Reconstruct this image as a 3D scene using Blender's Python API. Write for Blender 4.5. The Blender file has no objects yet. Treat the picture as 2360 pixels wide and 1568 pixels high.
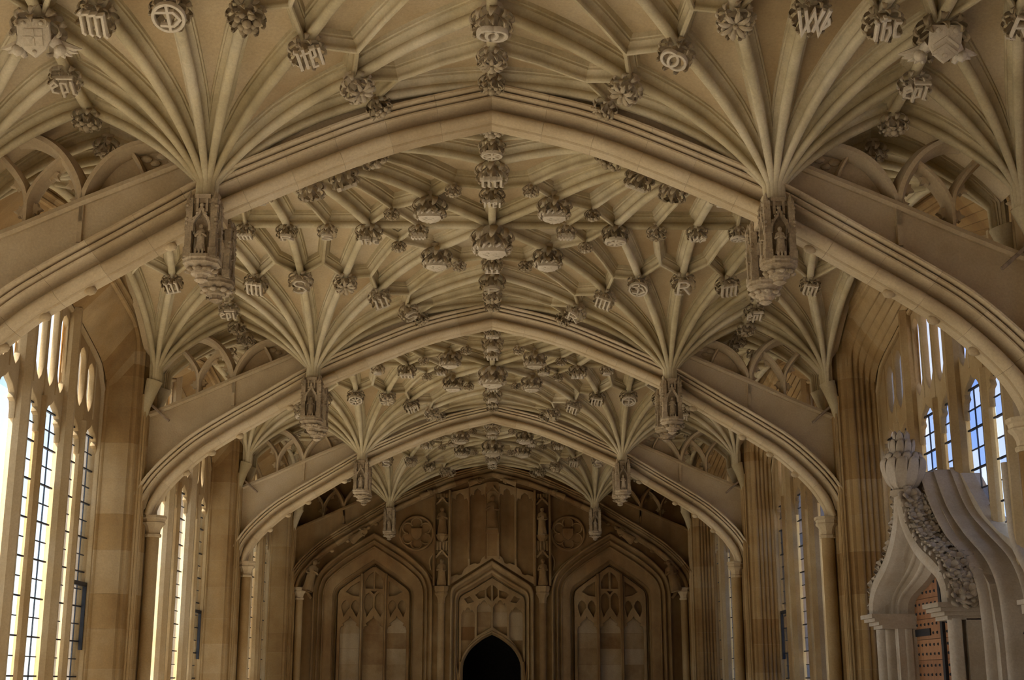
import bpy, math, random
import numpy as np
from mathutils import Vector, Matrix

random.seed(7)
SC = bpy.context.scene
COL = SC.collection
PI = math.pi

# ------------------------------------------------------------------ camera
cam_d = bpy.data.cameras.new('camera')
cam_d.sensor_width = 36.0
cam_d.lens = 36.0 * 3090.0 / 2360.0
cam_d.clip_end = 400
cam = bpy.data.objects.new('camera', cam_d)
COL.objects.link(cam)
cam.location = (0.02, 0.0, 1.6)
cam.rotation_euler = (math.radians(90 + 14.32), 0, math.radians(-0.79))
SC.camera = cam

# ------------------------------------------------------------------ sky and exposure
world = bpy.data.worlds.new('sky')
SC.world = world
world.use_nodes = True
wn = world.node_tree
for n in list(wn.nodes):
    wn.nodes.remove(n)
w_out = wn.nodes.new('ShaderNodeOutputWorld')
w_bg = wn.nodes.new('ShaderNodeBackground')
w_sky = wn.nodes.new('ShaderNodeTexSky')
w_sky.sky_type = 'NISHITA'
w_sky.sun_disc = False
w_sky.sun_elevation = math.radians(50)
w_sky.sun_rotation = math.radians(-88)
w_sky.air_density = 1.0
w_sky.dust_density = 0.6
w_sky.ozone_density = 1.0
w_bg.inputs['Strength'].default_value = 0.9
w_mix = wn.nodes.new('ShaderNodeMix'); w_mix.data_type = 'RGBA'; w_mix.inputs['Factor'].default_value = 0.85
w_mix.inputs[7].default_value = (0.66, 0.74, 0.85, 1)          # thin bright cloud over the whole sky
wn.links.new(w_sky.outputs[0], w_mix.inputs[6])
wn.links.new(w_mix.outputs[2], w_bg.inputs[0])
wn.links.new(w_bg.outputs[0], w_out.inputs[0])
sun_d = bpy.data.lights.new('sun', 'SUN'); sun_d.energy = 16.0; sun_d.angle = math.radians(3.0); sun_d.color = (1.0, 0.95, 0.88)
sun = bpy.data.objects.new('sun', sun_d); COL.objects.link(sun)
SUN_DIR = Vector((-math.cos(math.radians(50))*math.sin(math.radians(88)), math.cos(math.radians(50))*math.cos(math.radians(88)), math.sin(math.radians(50))))
sun.rotation_euler = SUN_DIR.to_track_quat('Z', 'Y').to_euler()
sun.location = (-20, -8, 20)
vs = SC.view_settings
vs.view_transform = 'Standard'
vs.look = 'None'
vs.exposure = 0.66
vs.gamma = 1.0
vs.use_curve_mapping = False
SC.cycles.max_bounces = 6; SC.cycles.diffuse_bounces = 4; SC.cycles.glossy_bounces = 2; SC.cycles.transparent_max_bounces = 6
SC.cycles.adaptive_threshold = 0.1; SC.cycles.adaptive_min_samples = 24

# ------------------------------------------------------------------ layout of the hall (metres)
BAY = 5.3
YK = [-2.2 + BAY * k for k in range(6)]      # transverse arch lines, 0 = behind the viewer, 5 = end wall
ARCH = {1: 'first', 2: 'nearest', 3: 'second', 4: 'third', 5: 'end wall'}
ZS = 4.62                                     # springing of the vault fans
PX = 1.84                                     # pendants stand this far from the centre line
WX = 3.46                                     # wall springers
GAP = 0.20                                    # half thickness of an arch where the webs start

def Ff(r):
    t = min(max(r, 0.0) / 2.4, 1.0)
    return 0.80 * (1 - (1 - t) ** 2.7) ** 0.8

# ------------------------------------------------------------------ materials
def nodes_of(m):
    m.use_nodes = True
    nt = m.node_tree
    for n in list(nt.nodes):
        nt.nodes.remove(n)
    out = nt.nodes.new('ShaderNodeOutputMaterial')
    return nt, out

def stone(name, cols, scale=1.1, vary=0.22, bump=0.25, rough=0.88, fine=0.13, streak=0.0):
    m = bpy.data.materials.new(name)
    nt, out = nodes_of(m)
    N, L = nt.nodes.new, nt.links.new
    geo = N('ShaderNodeNewGeometry')
    oi = N('ShaderNodeObjectInfo')
    n1 = N('ShaderNodeTexNoise'); n1.inputs['Scale'].default_value = scale; n1.inputs['Detail'].default_value = 4; n1.inputs['Roughness'].default_value = 0.66
    L(geo.outputs['Position'], n1.inputs['Vector'])
    ramp = N('ShaderNodeValToRGB')
    cr = ramp.color_ramp
    cr.elements[0].position = 0.28; cr.elements[0].color = (*cols[0], 1)
    cr.elements[1].position = 0.74; cr.elements[1].color = (*cols[-1], 1)
    for i, c in enumerate(cols[1:-1]):
        e = cr.elements.new(0.28 + 0.46 * (i + 1) / (len(cols) - 1)); e.color = (*c, 1)
    addr = N('ShaderNodeMath'); addr.operation = 'MULTIPLY_ADD'
    addr.inputs[1].default_value = vary; 
    sub = N('ShaderNodeMath'); sub.operation = 'SUBTRACT'; sub.inputs[1].default_value = 0.5
    L(oi.outputs['Random'], sub.inputs[0])
    L(sub.outputs[0], addr.inputs[0]); L(n1.outputs['Fac'], addr.inputs[2])
    L(addr.outputs[0], ramp.inputs['Fac'])
    n2 = N('ShaderNodeTexNoise'); n2.inputs['Scale'].default_value = 60; n2.inputs['Detail'].default_value = 3; n2.inputs['Roughness'].default_value = 0.75
    L(geo.outputs['Position'], n2.inputs['Vector'])
    mr = N('ShaderNodeMapRange'); mr.inputs['From Min'].default_value = 0.3; mr.inputs['From Max'].default_value = 0.7
    mr.inputs['To Min'].default_value = 1 - fine; mr.inputs['To Max'].default_value = 1 + fine * 0.6
    L(n2.outputs['Fac'], mr.inputs['Value'])
    mul = N('ShaderNodeMix'); mul.data_type = 'RGBA'; mul.blend_type = 'MULTIPLY'; mul.inputs['Factor'].default_value = 1.0
    L(ramp.outputs['Color'], mul.inputs[6]); L(mr.outputs['Result'], mul.inputs[7])
    col = mul.outputs[2]
    if streak:
        mp = N('ShaderNodeMapping'); mp.inputs['Scale'].default_value = (5.0, 5.0, 0.35)
        L(geo.outputs['Position'], mp.inputs['Vector'])
        n3 = N('ShaderNodeTexNoise'); n3.inputs['Scale'].default_value = 1.0; n3.inputs['Detail'].default_value = 2
        L(mp.outputs[0], n3.inputs['Vector'])
        m3 = N('ShaderNodeMapRange'); m3.inputs['From Min'].default_value = 0.35; m3.inputs['From Max'].default_value = 0.65
        m3.inputs['To Min'].default_value = 1 - streak; m3.inputs['To Max'].default_value = 1.05
        L(n3.outputs['Fac'], m3.inputs['Value'])
        mu3 = N('ShaderNodeMix'); mu3.data_type = 'RGBA'; mu3.blend_type = 'MULTIPLY'; mu3.inputs['Factor'].default_value = 1.0
        L(col, mu3.inputs[6]); L(m3.outputs['Result'], mu3.inputs[7]); col = mu3.outputs[2]
    b = N('ShaderNodeBsdfPrincipled')
    b.inputs['Roughness'].default_value = rough
    b.inputs['Specular IOR Level'].default_value = 0.25
    L(col, b.inputs['Base Color'])
    bp = N('ShaderNodeBump'); bp.inputs['Strength'].default_value = bump; bp.inputs['Distance'].default_value = 0.006
    L(n2.outputs['Fac'], bp.inputs['Height']); L(bp.outputs[0], b.inputs['Normal'])
    L(b.outputs[0], out.inputs['Surface'])
    return m

def plain(name, col, rough=0.6, metal=0.0, noise=0.2, nscale=20.0, spec=0.4):
    m = bpy.data.materials.new(name)
    nt, out = nodes_of(m)
    N, L = nt.nodes.new, nt.links.new
    geo = N('ShaderNodeNewGeometry')
    n1 = N('ShaderNodeTexNoise'); n1.inputs['Scale'].default_value = nscale; n1.inputs['Detail'].default_value = 5
    L(geo.outputs['Position'], n1.inputs['Vector'])
    ramp = N('ShaderNodeValToRGB')
    ramp.color_ramp.elements[0].position = 0.3; ramp.color_ramp.elements[1].position = 0.7
    ramp.color_ramp.elements[0].color = (*[c * (1 - noise) for c in col], 1)
    ramp.color_ramp.elements[1].color = (*[min(1, c * (1 + noise)) for c in col], 1)
    L(n1.outputs['Fac'], ramp.inputs['Fac'])
    b = N('ShaderNodeBsdfPrincipled')
    b.inputs['Roughness'].default_value = rough; b.inputs['Metallic'].default_value = metal
    b.inputs['Specular IOR Level'].default_value = spec
    L(ramp.outputs['Color'], b.inputs['Base Color']); L(b.outputs[0], out.inputs['Surface'])
    return m

def glass_mat(name, tint, gloss=0.07, dark=None):
    m = bpy.data.materials.new(name)
    nt, out = nodes_of(m)
    N, L = nt.nodes.new, nt.links.new
    oi = N('ShaderNodeObjectInfo')
    ramp = N('ShaderNodeValToRGB')
    ramp.color_ramp.elements[0].color = (*(dark or [c * 0.86 for c in tint]), 1)
    ramp.color_ramp.elements[1].color = (*tint, 1)
    L(oi.outputs['Random'], ramp.inputs['Fac'])
    t = N('ShaderNodeBsdfTransparent'); L(ramp.outputs['Color'], t.inputs['Color'])
    g = N('ShaderNodeBsdfGlossy'); g.inputs['Roughness'].default_value = 0.08; g.inputs['Color'].default_value = (0.9, 0.93, 1, 1)
    mx = N('ShaderNodeMixShader'); mx.inputs[0].default_value = gloss
    L(t.outputs[0], mx.inputs[1]); L(g.outputs[0], mx.inputs[2]); L(mx.outputs[0], out.inputs['Surface'])
    return m

def wood_mat(name, c1, c2):
    m = bpy.data.materials.new(name)
    nt, out = nodes_of(m)
    N, L = nt.nodes.new, nt.links.new
    geo = N('ShaderNodeNewGeometry'); oi = N('ShaderNodeObjectInfo')
    mp = N('ShaderNodeMapping'); mp.inputs['Scale'].default_value = (14, 14, 1.2)
    L(geo.outputs['Position'], mp.inputs['Vector'])
    n1 = N('ShaderNodeTexNoise'); n1.inputs['Scale'].default_value = 2.2; n1.inputs['Detail'].default_value = 6
    L(mp.outputs[0], n1.inputs['Vector'])
    ad = N('ShaderNodeMath'); ad.operation = 'MULTIPLY_ADD'; ad.inputs[1].default_value = 0.3
    L(oi.outputs['Random'], ad.inputs[0]); L(n1.outputs['Fac'], ad.inputs[2])
    ramp = N('ShaderNodeValToRGB')
    ramp.color_ramp.elements[0].position = 0.35; ramp.color_ramp.elements[1].position = 0.95
    ramp.color_ramp.elements[0].color = (*c1, 1); ramp.color_ramp.elements[1].color = (*c2, 1)
    L(ad.outputs[0], ramp.inputs['Fac'])
    b = N('ShaderNodeBsdfPrincipled'); b.inputs['Roughness'].default_value = 0.55
    L(ramp.outputs['Color'], b.inputs['Base Color']); L(b.outputs[0], out.inputs['Surface'])
    return m

M = {}
M['rib'] = stone('rib_limestone', [(0.36, 0.268, 0.125), (0.48, 0.378, 0.20), (0.55, 0.448, 0.27)], 1.3, 0.25, streak=0.12)
M['web'] = stone('web_limestone', [(0.36, 0.24, 0.11), (0.46, 0.335, 0.17), (0.51, 0.395, 0.23)], 0.9, 0.3)
M['arch'] = stone('arch_limestone', [(0.38, 0.265, 0.13), (0.50, 0.375, 0.205), (0.55, 0.43, 0.265)], 1.0, 0.16)
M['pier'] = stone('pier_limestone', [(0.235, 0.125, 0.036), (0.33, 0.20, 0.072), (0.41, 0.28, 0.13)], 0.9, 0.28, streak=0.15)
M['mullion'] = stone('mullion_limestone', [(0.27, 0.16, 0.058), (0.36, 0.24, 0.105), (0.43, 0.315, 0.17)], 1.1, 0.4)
M['boss_face'] = stone('boss_face_limestone', [(0.44, 0.35, 0.22), (0.53, 0.43, 0.28), (0.60, 0.50, 0.35)], 3.0, 0.3, bump=0.4)
M['boss'] = stone('boss_limestone', [(0.27, 0.195, 0.10), (0.39, 0.295, 0.165), (0.48, 0.38, 0.24)], 3.0, 0.35, bump=0.5)
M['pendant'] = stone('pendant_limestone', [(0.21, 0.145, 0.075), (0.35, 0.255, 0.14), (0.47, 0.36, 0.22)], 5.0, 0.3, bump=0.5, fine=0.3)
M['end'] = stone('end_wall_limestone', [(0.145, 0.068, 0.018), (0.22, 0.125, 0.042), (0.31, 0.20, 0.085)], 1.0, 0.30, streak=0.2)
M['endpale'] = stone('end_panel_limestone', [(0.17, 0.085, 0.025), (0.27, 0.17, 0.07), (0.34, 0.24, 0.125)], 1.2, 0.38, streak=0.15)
M['portal'] = stone('portal_limestone', [(0.33, 0.25, 0.16), (0.42, 0.335, 0.235), (0.50, 0.42, 0.32)], 1.6, 0.2)
M['mortar'] = plain('lime_mortar', (0.45, 0.35, 0.22), 0.95, 0, 0.15)
M['floor'] = stone('floor_flagstone', [(0.48, 0.42, 0.34), (0.58, 0.52, 0.43), (0.64, 0.58, 0.49)], 1.0, 0.2)
M['ground'] = plain('gravel_court', (0.42, 0.39, 0.34), 0.95, 0, 0.2, 3.0)
M['tie'] = plain('rusted_iron', (0.26, 0.185, 0.11), 0.8, 0.0, 0.3)
M['iron'] = plain('black_iron', (0.018, 0.017, 0.018), 0.55, 0.3, 0.3)
M['lead'] = plain('lead_came', (0.03, 0.032, 0.038), 0.6, 0.2, 0.3)
M['glass_l'] = glass_mat('clear_old_glass', (0.93, 0.96, 1.0))
M['glass_r'] = glass_mat('bluish_old_glass', (0.86, 0.80, 0.80), dark=(0.46, 0.54, 0.76))
M['oak'] = wood_mat('oak_boards', (0.20, 0.075, 0.022), (0.38, 0.17, 0.06))
M['dark'] = plain('shade_painted_passage', (0.02, 0.017, 0.014), 0.95, 0, 0.3)  # near-black stands in for the shade inside the passage

# ------------------------------------------------------------------ mesh helpers
def mesh(name, V, Fc, mat, sharp=38):
    me = bpy.data.meshes.new(name)
    me.from_pydata([tuple(v) for v in V], [], [tuple(f) for f in Fc])
    me.validate(); me.update()
    if mat: me.materials.append(M[mat] if isinstance(mat, str) else mat)
    if sharp:
        me.polygons.foreach_set('use_smooth', [True] * len(me.polygons))
        me.set_sharp_from_angle(angle=math.radians(sharp))
    return me

def put(name, me, parent=None, mtx=None):
    o = bpy.data.objects.new(name, me)
    COL.objects.link(o)
    if parent is not None: o.parent = parent
    if mtx is not None: o.matrix_local = mtx
    return o

def tag(o, label, cat, group=None, kind=None):
    o['label'] = label; o['category'] = cat
    if group: o['group'] = group
    if kind: o['kind'] = kind
    return o

def empty(name, mtx=None):
    o = bpy.data.objects.new(name, None)
    o.empty_display_size = 0.1
    COL.objects.link(o)
    if mtx is not None: o.matrix_world = mtx
    return o

class MB:
    def __init__(s): s.V = []; s.F = []
    def add(s, V, F, mtx=None):
        b = len(s.V)
        s.V += [Vector(v) if mtx is None else mtx @ Vector(v) for v in V]
        s.F += [tuple(i + b for i in f) for f in F]
        return s
    def box(s, a, b, mtx=None):
        x0, y0, z0 = a; x1, y1, z1 = b
        return s.add([(x0,y0,z0),(x1,y0,z0),(x1,y1,z0),(x0,y1,z0),(x0,y0,z1),(x1,y0,z1),(x1,y1,z1),(x0,y1,z1)],
              [(0,3,2,1),(4,5,6,7),(0,1,5,4),(1,2,6,5),(2,3,7,6),(3,0,4,7)], mtx)
    def lathe(s, prof, n=8, mtx=None, ph=0.0, sx=1.0, sy=1.0):
        V = []; F = []
        for r, z in prof:
            for i in range(n):
                a = ph + 2 * PI * i / n
                V.append((r * math.cos(a) * sx, r * math.sin(a) * sy, z))
        for j in range(len(prof) - 1):
            for i in range(n):
                F.append((j*n+i, j*n+(i+1)%n, (j+1)*n+(i+1)%n, (j+1)*n+i))
        F.append(tuple(reversed(range(n)))); F.append(tuple((len(prof)-1)*n+i for i in range(n)))
        return s.add(V, F, mtx)
    def ball(s, c, r, n=8, m=6, sc=(1, 1, 1)):
        prof = [(max(1e-4, math.sin(PI*j/m)), -math.cos(PI*j/m)) for j in range(m+1)]
        return s.lathe(prof, n, Matrix.Translation(Vector(c)) @ Matrix.Diagonal((r*sc[0], r*sc[1], r*sc[2], 1)))
    def tube(s, pts, rad, n=6):
        pts = [Vector(p) for p in pts]
        rads = rad if isinstance(rad, (list, tuple)) else [rad] * len(pts)
        V = []; F = []
        for i, p in enumerate(pts):
            t = (pts[min(i+1, len(pts)-1)] - pts[max(i-1, 0)]).normalized()
            ref = Vector((0,0,1)) if abs(t.z) < 0.9 else Vector((1,0,0))
            a = t.cross(ref).normalized(); b = t.cross(a)
            for k in range(n):
                th = 2*PI*k/n
                V.append(p + (a*math.cos(th) + b*math.sin(th)) * rads[i])
        for i in range(len(pts)-1):
            for k in range(n):
                F.append((i*n+k, i*n+(k+1)%n, (i+1)*n+(k+1)%n, (i+1)*n+k))
        F.append(tuple(reversed(range(n)))); F.append(tuple((len(pts)-1)*n+k for k in range(n)))
        return s.add(V, F)
    def sweep(s, path, es, prof, scale=None, closed=True, sides=None, cap=True):
        # prof points (n, d): n along side = tangent x e, d along e
        P = [Vector(p) for p in path]; n = len(P); k = len(prof)
        V = []; F = []
        for i in range(n):
            e = Vector(es[i] if isinstance(es, list) else es)
            ti = (P[i] - P[i-1]).normalized() if i > 0 else None
            to = (P[i+1] - P[i]).normalized() if i < n-1 else None
            ti = ti or to; to = to or ti
            si = ti.cross(e).normalized(); so = to.cross(e).normalized()
            b = (si + so).normalized()
            f = 1.0 / max(0.35, b.dot(si))
            if sides: b = Vector(sides[i]); f = 1.0
            sc = scale[i] if scale else 1.0
            for (a, d) in prof:
                V.append(P[i] + b * (a * f * sc) + e * (d * sc))
        m = k if closed else k - 1
        for i in range(n-1):
            for j in range(m):
                F.append((i*k+j, i*k+(j+1)%k, (i+1)*k+(j+1)%k, (i+1)*k+j))
        if closed and cap:
            F.append(tuple(reversed(range(k)))); F.append(tuple((n-1)*k+j for j in range(k)))
        return s.add(V, F)
    def make(s, name, mat, sharp=38): return mesh(name, s.V, s.F, mat, sharp)

def cat(pts, n=6):
    # Catmull-Rom through pts (tuples of any dimension)
    P = [np.array(p, float) for p in pts]
    P = [2*P[0]-P[1]] + P + [2*P[-1]-P[-2]]
    out = []
    for i in range(1, len(P)-2):
        for j in range(n):
            t = j / n
            out.append(0.5*((2*P[i]) + (-P[i-1]+P[i+1])*t + (2*P[i-1]-5*P[i]+4*P[i+1]-P[i+2])*t*t + (-P[i-1]+3*P[i]-3*P[i+1]+P[i+2])*t**3))
    out.append(P[-2])
    return [tuple(p) for p in out]

def arc(cx, cy, r, a0, a1, n=10):
    return [(cx + r*math.cos(math.radians(a0+(a1-a0)*i/n)), cy + r*math.sin(math.radians(a0+(a1-a0)*i/n))) for i in range(n+1)]

def plate(name, outer, holes, thick, mat, bevel=0.0, w=0.0):
    # flat piece of stone with openings, drawn in the local (u, v) plane, thickness along w
    cu = bpy.data.curves.new(name, 'CURVE'); cu.dimensions = '2D'; cu.fill_mode = 'BOTH'
    cu.extrude = max(1e-4, thick/2 - bevel); cu.bevel_depth = bevel; cu.bevel_resolution = 1
    if bevel: cu.offset = -bevel
    for poly in [outer] + list(holes):
        sp = cu.splines.new('POLY'); sp.points.add(len(poly)-1)
        for q, p in zip(sp.points, poly): q.co = (p[0], p[1], 0, 1)
        sp.use_cyclic_u = True
    o = bpy.data.objects.new(name, cu)
    me = bpy.data.meshes.new_from_object(o)
    bpy.data.objects.remove(o); bpy.data.curves.remove(cu)
    me.name = name
    if w: me.transform(Matrix.Translation((0, 0, w)))
    me.materials.clear(); me.materials.append(M[mat])
    me.polygons.foreach_set('use_smooth', [True]*len(me.polygons))
    me.set_sharp_from_angle(angle=math.radians(35))
    return me

def frame(u, v, w, o):
    m = Matrix.Identity(4)
    for i, c in enumerate((u, v, w, o)):
        for j in range(3): m[j][i] = c[j]
    return m
def F_END(y): return frame((1,0,0), (0,0,1), (0,-1,0), (0,y,0))       # u = X, v = height, w = towards the viewer
def F_LEFT(x, y): return frame((0,1,0), (0,0,1), (1,0,0), (-x,y,0))    # u = Y, w = into the room
def F_RIGHT(x, y): return frame((0,-1,0), (0,0,1), (-1,0,0), (x,y,0))
MIRX = Matrix.Diagonal((-1, 1, 1, 1))
W3 = Vector((0, 0, 1))

TU = 0.05
def line2(path, prof, name, mat, w=0.0, sharp=38):
    return MB().sweep([(p[0], p[1], w) for p in path], W3, prof).make(name, mat, sharp)

# moulding sections (across, towards the room)
def ROLL(r, base=0.0): return [(r*math.cos(PI*i/8), base + r*math.sin(PI*i/8)) for i in range(9)] + [(-r, -0.04), (r, -0.04)]
def BAR(h, d): return [(-h, -d), (-h, d*0.35), (-h*0.55, d*0.8), (-h*0.4, d), (h*0.4, d), (h*0.55, d*0.8), (h, d*0.35), (h, -d)]
def BAR2(h, d): return [(-h, -d*0.35), (-h, d*0.35), (-h*0.5, d*0.8), (-h*0.35, d), (h*0.35, d), (h*0.5, d*0.8), (h, d*0.35), (h, -d*0.35), (h*0.5, -d*0.8), (h*0.35, -d), (-h*0.35, -d), (-h*0.5, -d*0.8)]

# ================================================================== floor, ground, outer shell
def slab(name, a, b, mat, label, cat_):
    o = put(name, MB().box(a, b).make(name, mat, 0))
    return tag(o, label, cat_, kind='structure')
slab('ground', (-60, -40, -0.30), (60, 70, -0.12), 'ground', 'pale gravel court outside the hall windows', 'ground')
slab('floor', (-4.4, YK[0]-0.3, -0.1), (4.4, YK[5]+0.6, 0.0), 'floor', 'pale flagstone floor of the hall', 'floor')
slab('light_blocker', (-4.6, YK[0]-0.5, 5.75), (4.6, YK[5]+0.7, 5.95), 'web', 'unseen slab added over the vault to block light', 'light_blocker')  # added out of sight to stop light leaking in above the webs
slab('wall_back', (-4.4, YK[0]-0.4, 0), (4.4, YK[0]-0.05, 5.8), 'pier', 'plain stone wall behind the viewpoint', 'wall')
for sd, nm in ((-1, 'left'), (1, 'right')):
    x0, x1 = (sd*3.93, sd*4.35)
    o = put('wall_' + nm, MB().box((min(x0,x1), YK[0]-0.3, 0), (max(x0,x1), YK[5]+0.5, 1.15)).make('dado', 'pier', 0))
    tag(o, 'low stone wall under the tall windows on the %s side' % nm, 'wall', kind='structure')

for sd, nm in ((-1, 'left'), (1, 'right')):
    o = put('stone_wing', MB().box((min(sd*4.8, sd*7.3), 22.6, -0.12), (max(sd*4.8, sd*7.3), 34, 13)).make('stone_wing', 'portal', 0))
    tag(o, 'tall stone wing of the neighbouring range outside the last %s window' % nm, 'building', kind='structure')

# daylight portals at the window openings (no light of their own, they guide the sky light)
for k in range(5):
    for sd in (-1, 1):
        ld = bpy.data.lights.new('window_portal', 'AREA'); ld.shape = 'RECTANGLE'
        ld.size = 4.7; ld.size_y = 4.2; ld.cycles.is_portal = True
        lo = bpy.data.objects.new('window_portal', ld); COL.objects.link(lo)
        lo.location = (sd*4.5, YK[k]+BAY/2, 3.2)
        lo.rotation_euler = (PI/2, 0, sd*PI/2)

# ================================================================== vault: one half bay side in local metres
NP = {'P': (0, 0), 'W': (-1.62, 0), 'R0': (1.08, 0.03), 'R20': (0.97, 0.37), 'R50': (0.72, 0.82), 'R70': (0.43, 1.18), 'R90': (0.02, 1.25),
      'R110': (-0.41, 1.17), 'S132': (-0.80, 1.02), 'S160': (-0.80, 0.50), 'S180': (-0.80, 0.04), 'S200': (-0.80, 2.0), 'SM': (-0.80, 2.45),
      'Mc': (1.84, 2.45), 'M5': (1.20, 2.45), 'M4': (0.77, 2.45), 'M3': (0.41, 2.45), 'M2': (0.06, 2.45), 'M1': (-0.30, 2.45), 'M0': (-0.62, 2.45),
      'Ge': (1.84, 0.0), 'G1': (1.84, 0.16), 'G2': (1.84, 0.52), 'G3': (1.84, 1.0), 'G4': (1.84, 1.55),
      'D1': (1.33, 1.78), 'D2': (1.53, 1.45), 'D3': (1.0, 2.02),
      'J1': (1.24, 0.25), 'J2': (1.02, 0.66), 'J3': (0.68, 1.18), 'J4': (0.26, 1.50), 'J5': (-0.19, 1.52), 'J6': (-0.60, 1.42),
      'V110': (-1.22, 1.17), 'V90': (-1.60, 1.25), 'VM0': (-1.0, 2.45), 'V6': (-1.02, 1.42), 'V5': (-1.43, 1.52), 'VM1': (-1.34, 2.45),
      'E0': (1.84, 0.0), 'We': (-1.62, 2.45)}
def zl(x, y):
    r = min(math.hypot(x, y), math.hypot(x + 1.62, y))
    return ZS + Ff(r)
def exposed(x, y):
    h = 0.02
    gx = (zl(x+h, y) - zl(x-h, y)) / (2*h); gy = (zl(x, y+h) - zl(x, y-h)) / (2*h)
    return Vector((gx, gy, -1)).normalized()

_rh = [(0.012, 0.0), (0.025, -0.006), (0.033, -0.020), (0.033, -0.036), (0.025, -0.050), (0.019, -0.058), (0.020, -0.072), (0.032, -0.086), (0.052, -0.094), (0.058, -0.094), (0.060, -0.108), (0.070, -0.112), (0.072, -0.126), (0.096, -0.160)]
RIBP = [(-a, b) for a, b in reversed(_rh)] + _rh
_lh = [(0.008, -0.012), (0.015, -0.020), (0.017, -0.034), (0.012, -0.046), (0.013, -0.060), (0.026, -0.080), (0.034, -0.084), (0.036, -0.098), (0.044, -0.102), (0.050, -0.122), (0.068, -0.16)]
LIEP = [(-a, b) for a, b in reversed(_lh)] + _lh
radial = [('P', 'R0', 'Ge'), ('P', 'R20', 'G3'), ('P', 'R50', 'D1', 'Mc'), ('P', 'R70', 'M4'), ('P', 'R90', 'M2'), ('P', 'R110', 'M0'),
          ('P', 'S132'), ('P', 'S160'), ('P', 'S180'), ('W', 'S180'), ('W', 'S160'), ('W', 'S132'), ('W', 'V110', 'VM0'), ('W', 'V90', 'We')]
liern = [('R0', 'J1'), ('R20', 'J1'), ('J1', 'G2'), ('R20', 'J2'), ('R50', 'J2'), ('J2', 'D2'), ('R50', 'J3'), ('R70', 'J3'), ('J3', 'D3'),
         ('R70', 'J4'), ('R90', 'J4'), ('J4', 'M3'), ('R90', 'J5'), ('R110', 'J5'), ('J5', 'M1'), ('R110', 'J6'), ('S132', 'J6'), ('J6', 'S200'),
         ('V110', 'V6'), ('S132', 'V6'), ('V6', 'S200'), ('V90', 'V5'), ('V110', 'V5'), ('V5', 'VM1'), ('D2', 'G4'), ('D2', 'D1'), ('D3', 'M4'), ('D3', 'M5'), ('D3', 'D1')]
ridges = {'long': ('Ge', 'G1', 'G2', 'G3', 'G4', 'Mc'), 'mid': ('We', 'VM1', 'VM0', 'SM', 'M0', 'M1', 'M2', 'M3', 'M4', 'M5', 'Mc'), 'side': ('S180', 'S160', 'S132', 'S200', 'SM')}

def rib_mesh(names, prof, root):
    pts = []
    for a, b in zip(names[:-1], names[1:]):
        A, B = NP[a], NP[b]
        d = math.dist(A, B); n = max(2, int(d / (0.09 if root else 0.25)))
        for i in range(n):
            t = i / n
            if a in 'PW' and root: t = t ** 1.6 * (1 - 0.075/d) + 0.075/d
            pts.append((A[0] + (B[0]-A[0])*t, A[1] + (B[1]-A[1])*t))
    pts.append(NP[names[-1]])
    path = []; es = []; sc = []
    for x, y in pts:
        path.append(Vector((x, y, zl(x, y)))); es.append(exposed(x, y))
        r = min(math.hypot(x, y), math.hypot(x+1.62, y))
        sc.append(min(1.0, 0.58 + 0.8*r) if root else 1.0)
    if root:
        d = Vector((NP[names[1]][0]-NP[names[0]][0], NP[names[1]][1]-NP[names[0]][1], 0)).normalized()
        o = Vector((*NP[names[0]], 0))
        e0 = d
        path.insert(0, o + d*0.068 + Vector((0, 0, ZS-0.04))); es.insert(0, e0); sc.insert(0, 0.58)
        es[1] = (es[1] + d).normalized()
        side = Vector((d.y, -d.x, 0))
    return MB().sweep(path, es, prof, sc).make('rib', 'rib', 40)

rib_meshes = [rib_mesh(r, RIBP, True) for r in radial]
lie_meshes = [rib_mesh(r, LIEP, False) for r in liern]
ridge_meshes = {k: rib_mesh(v, RIBP, False) for k, v in ridges.items()}

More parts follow.
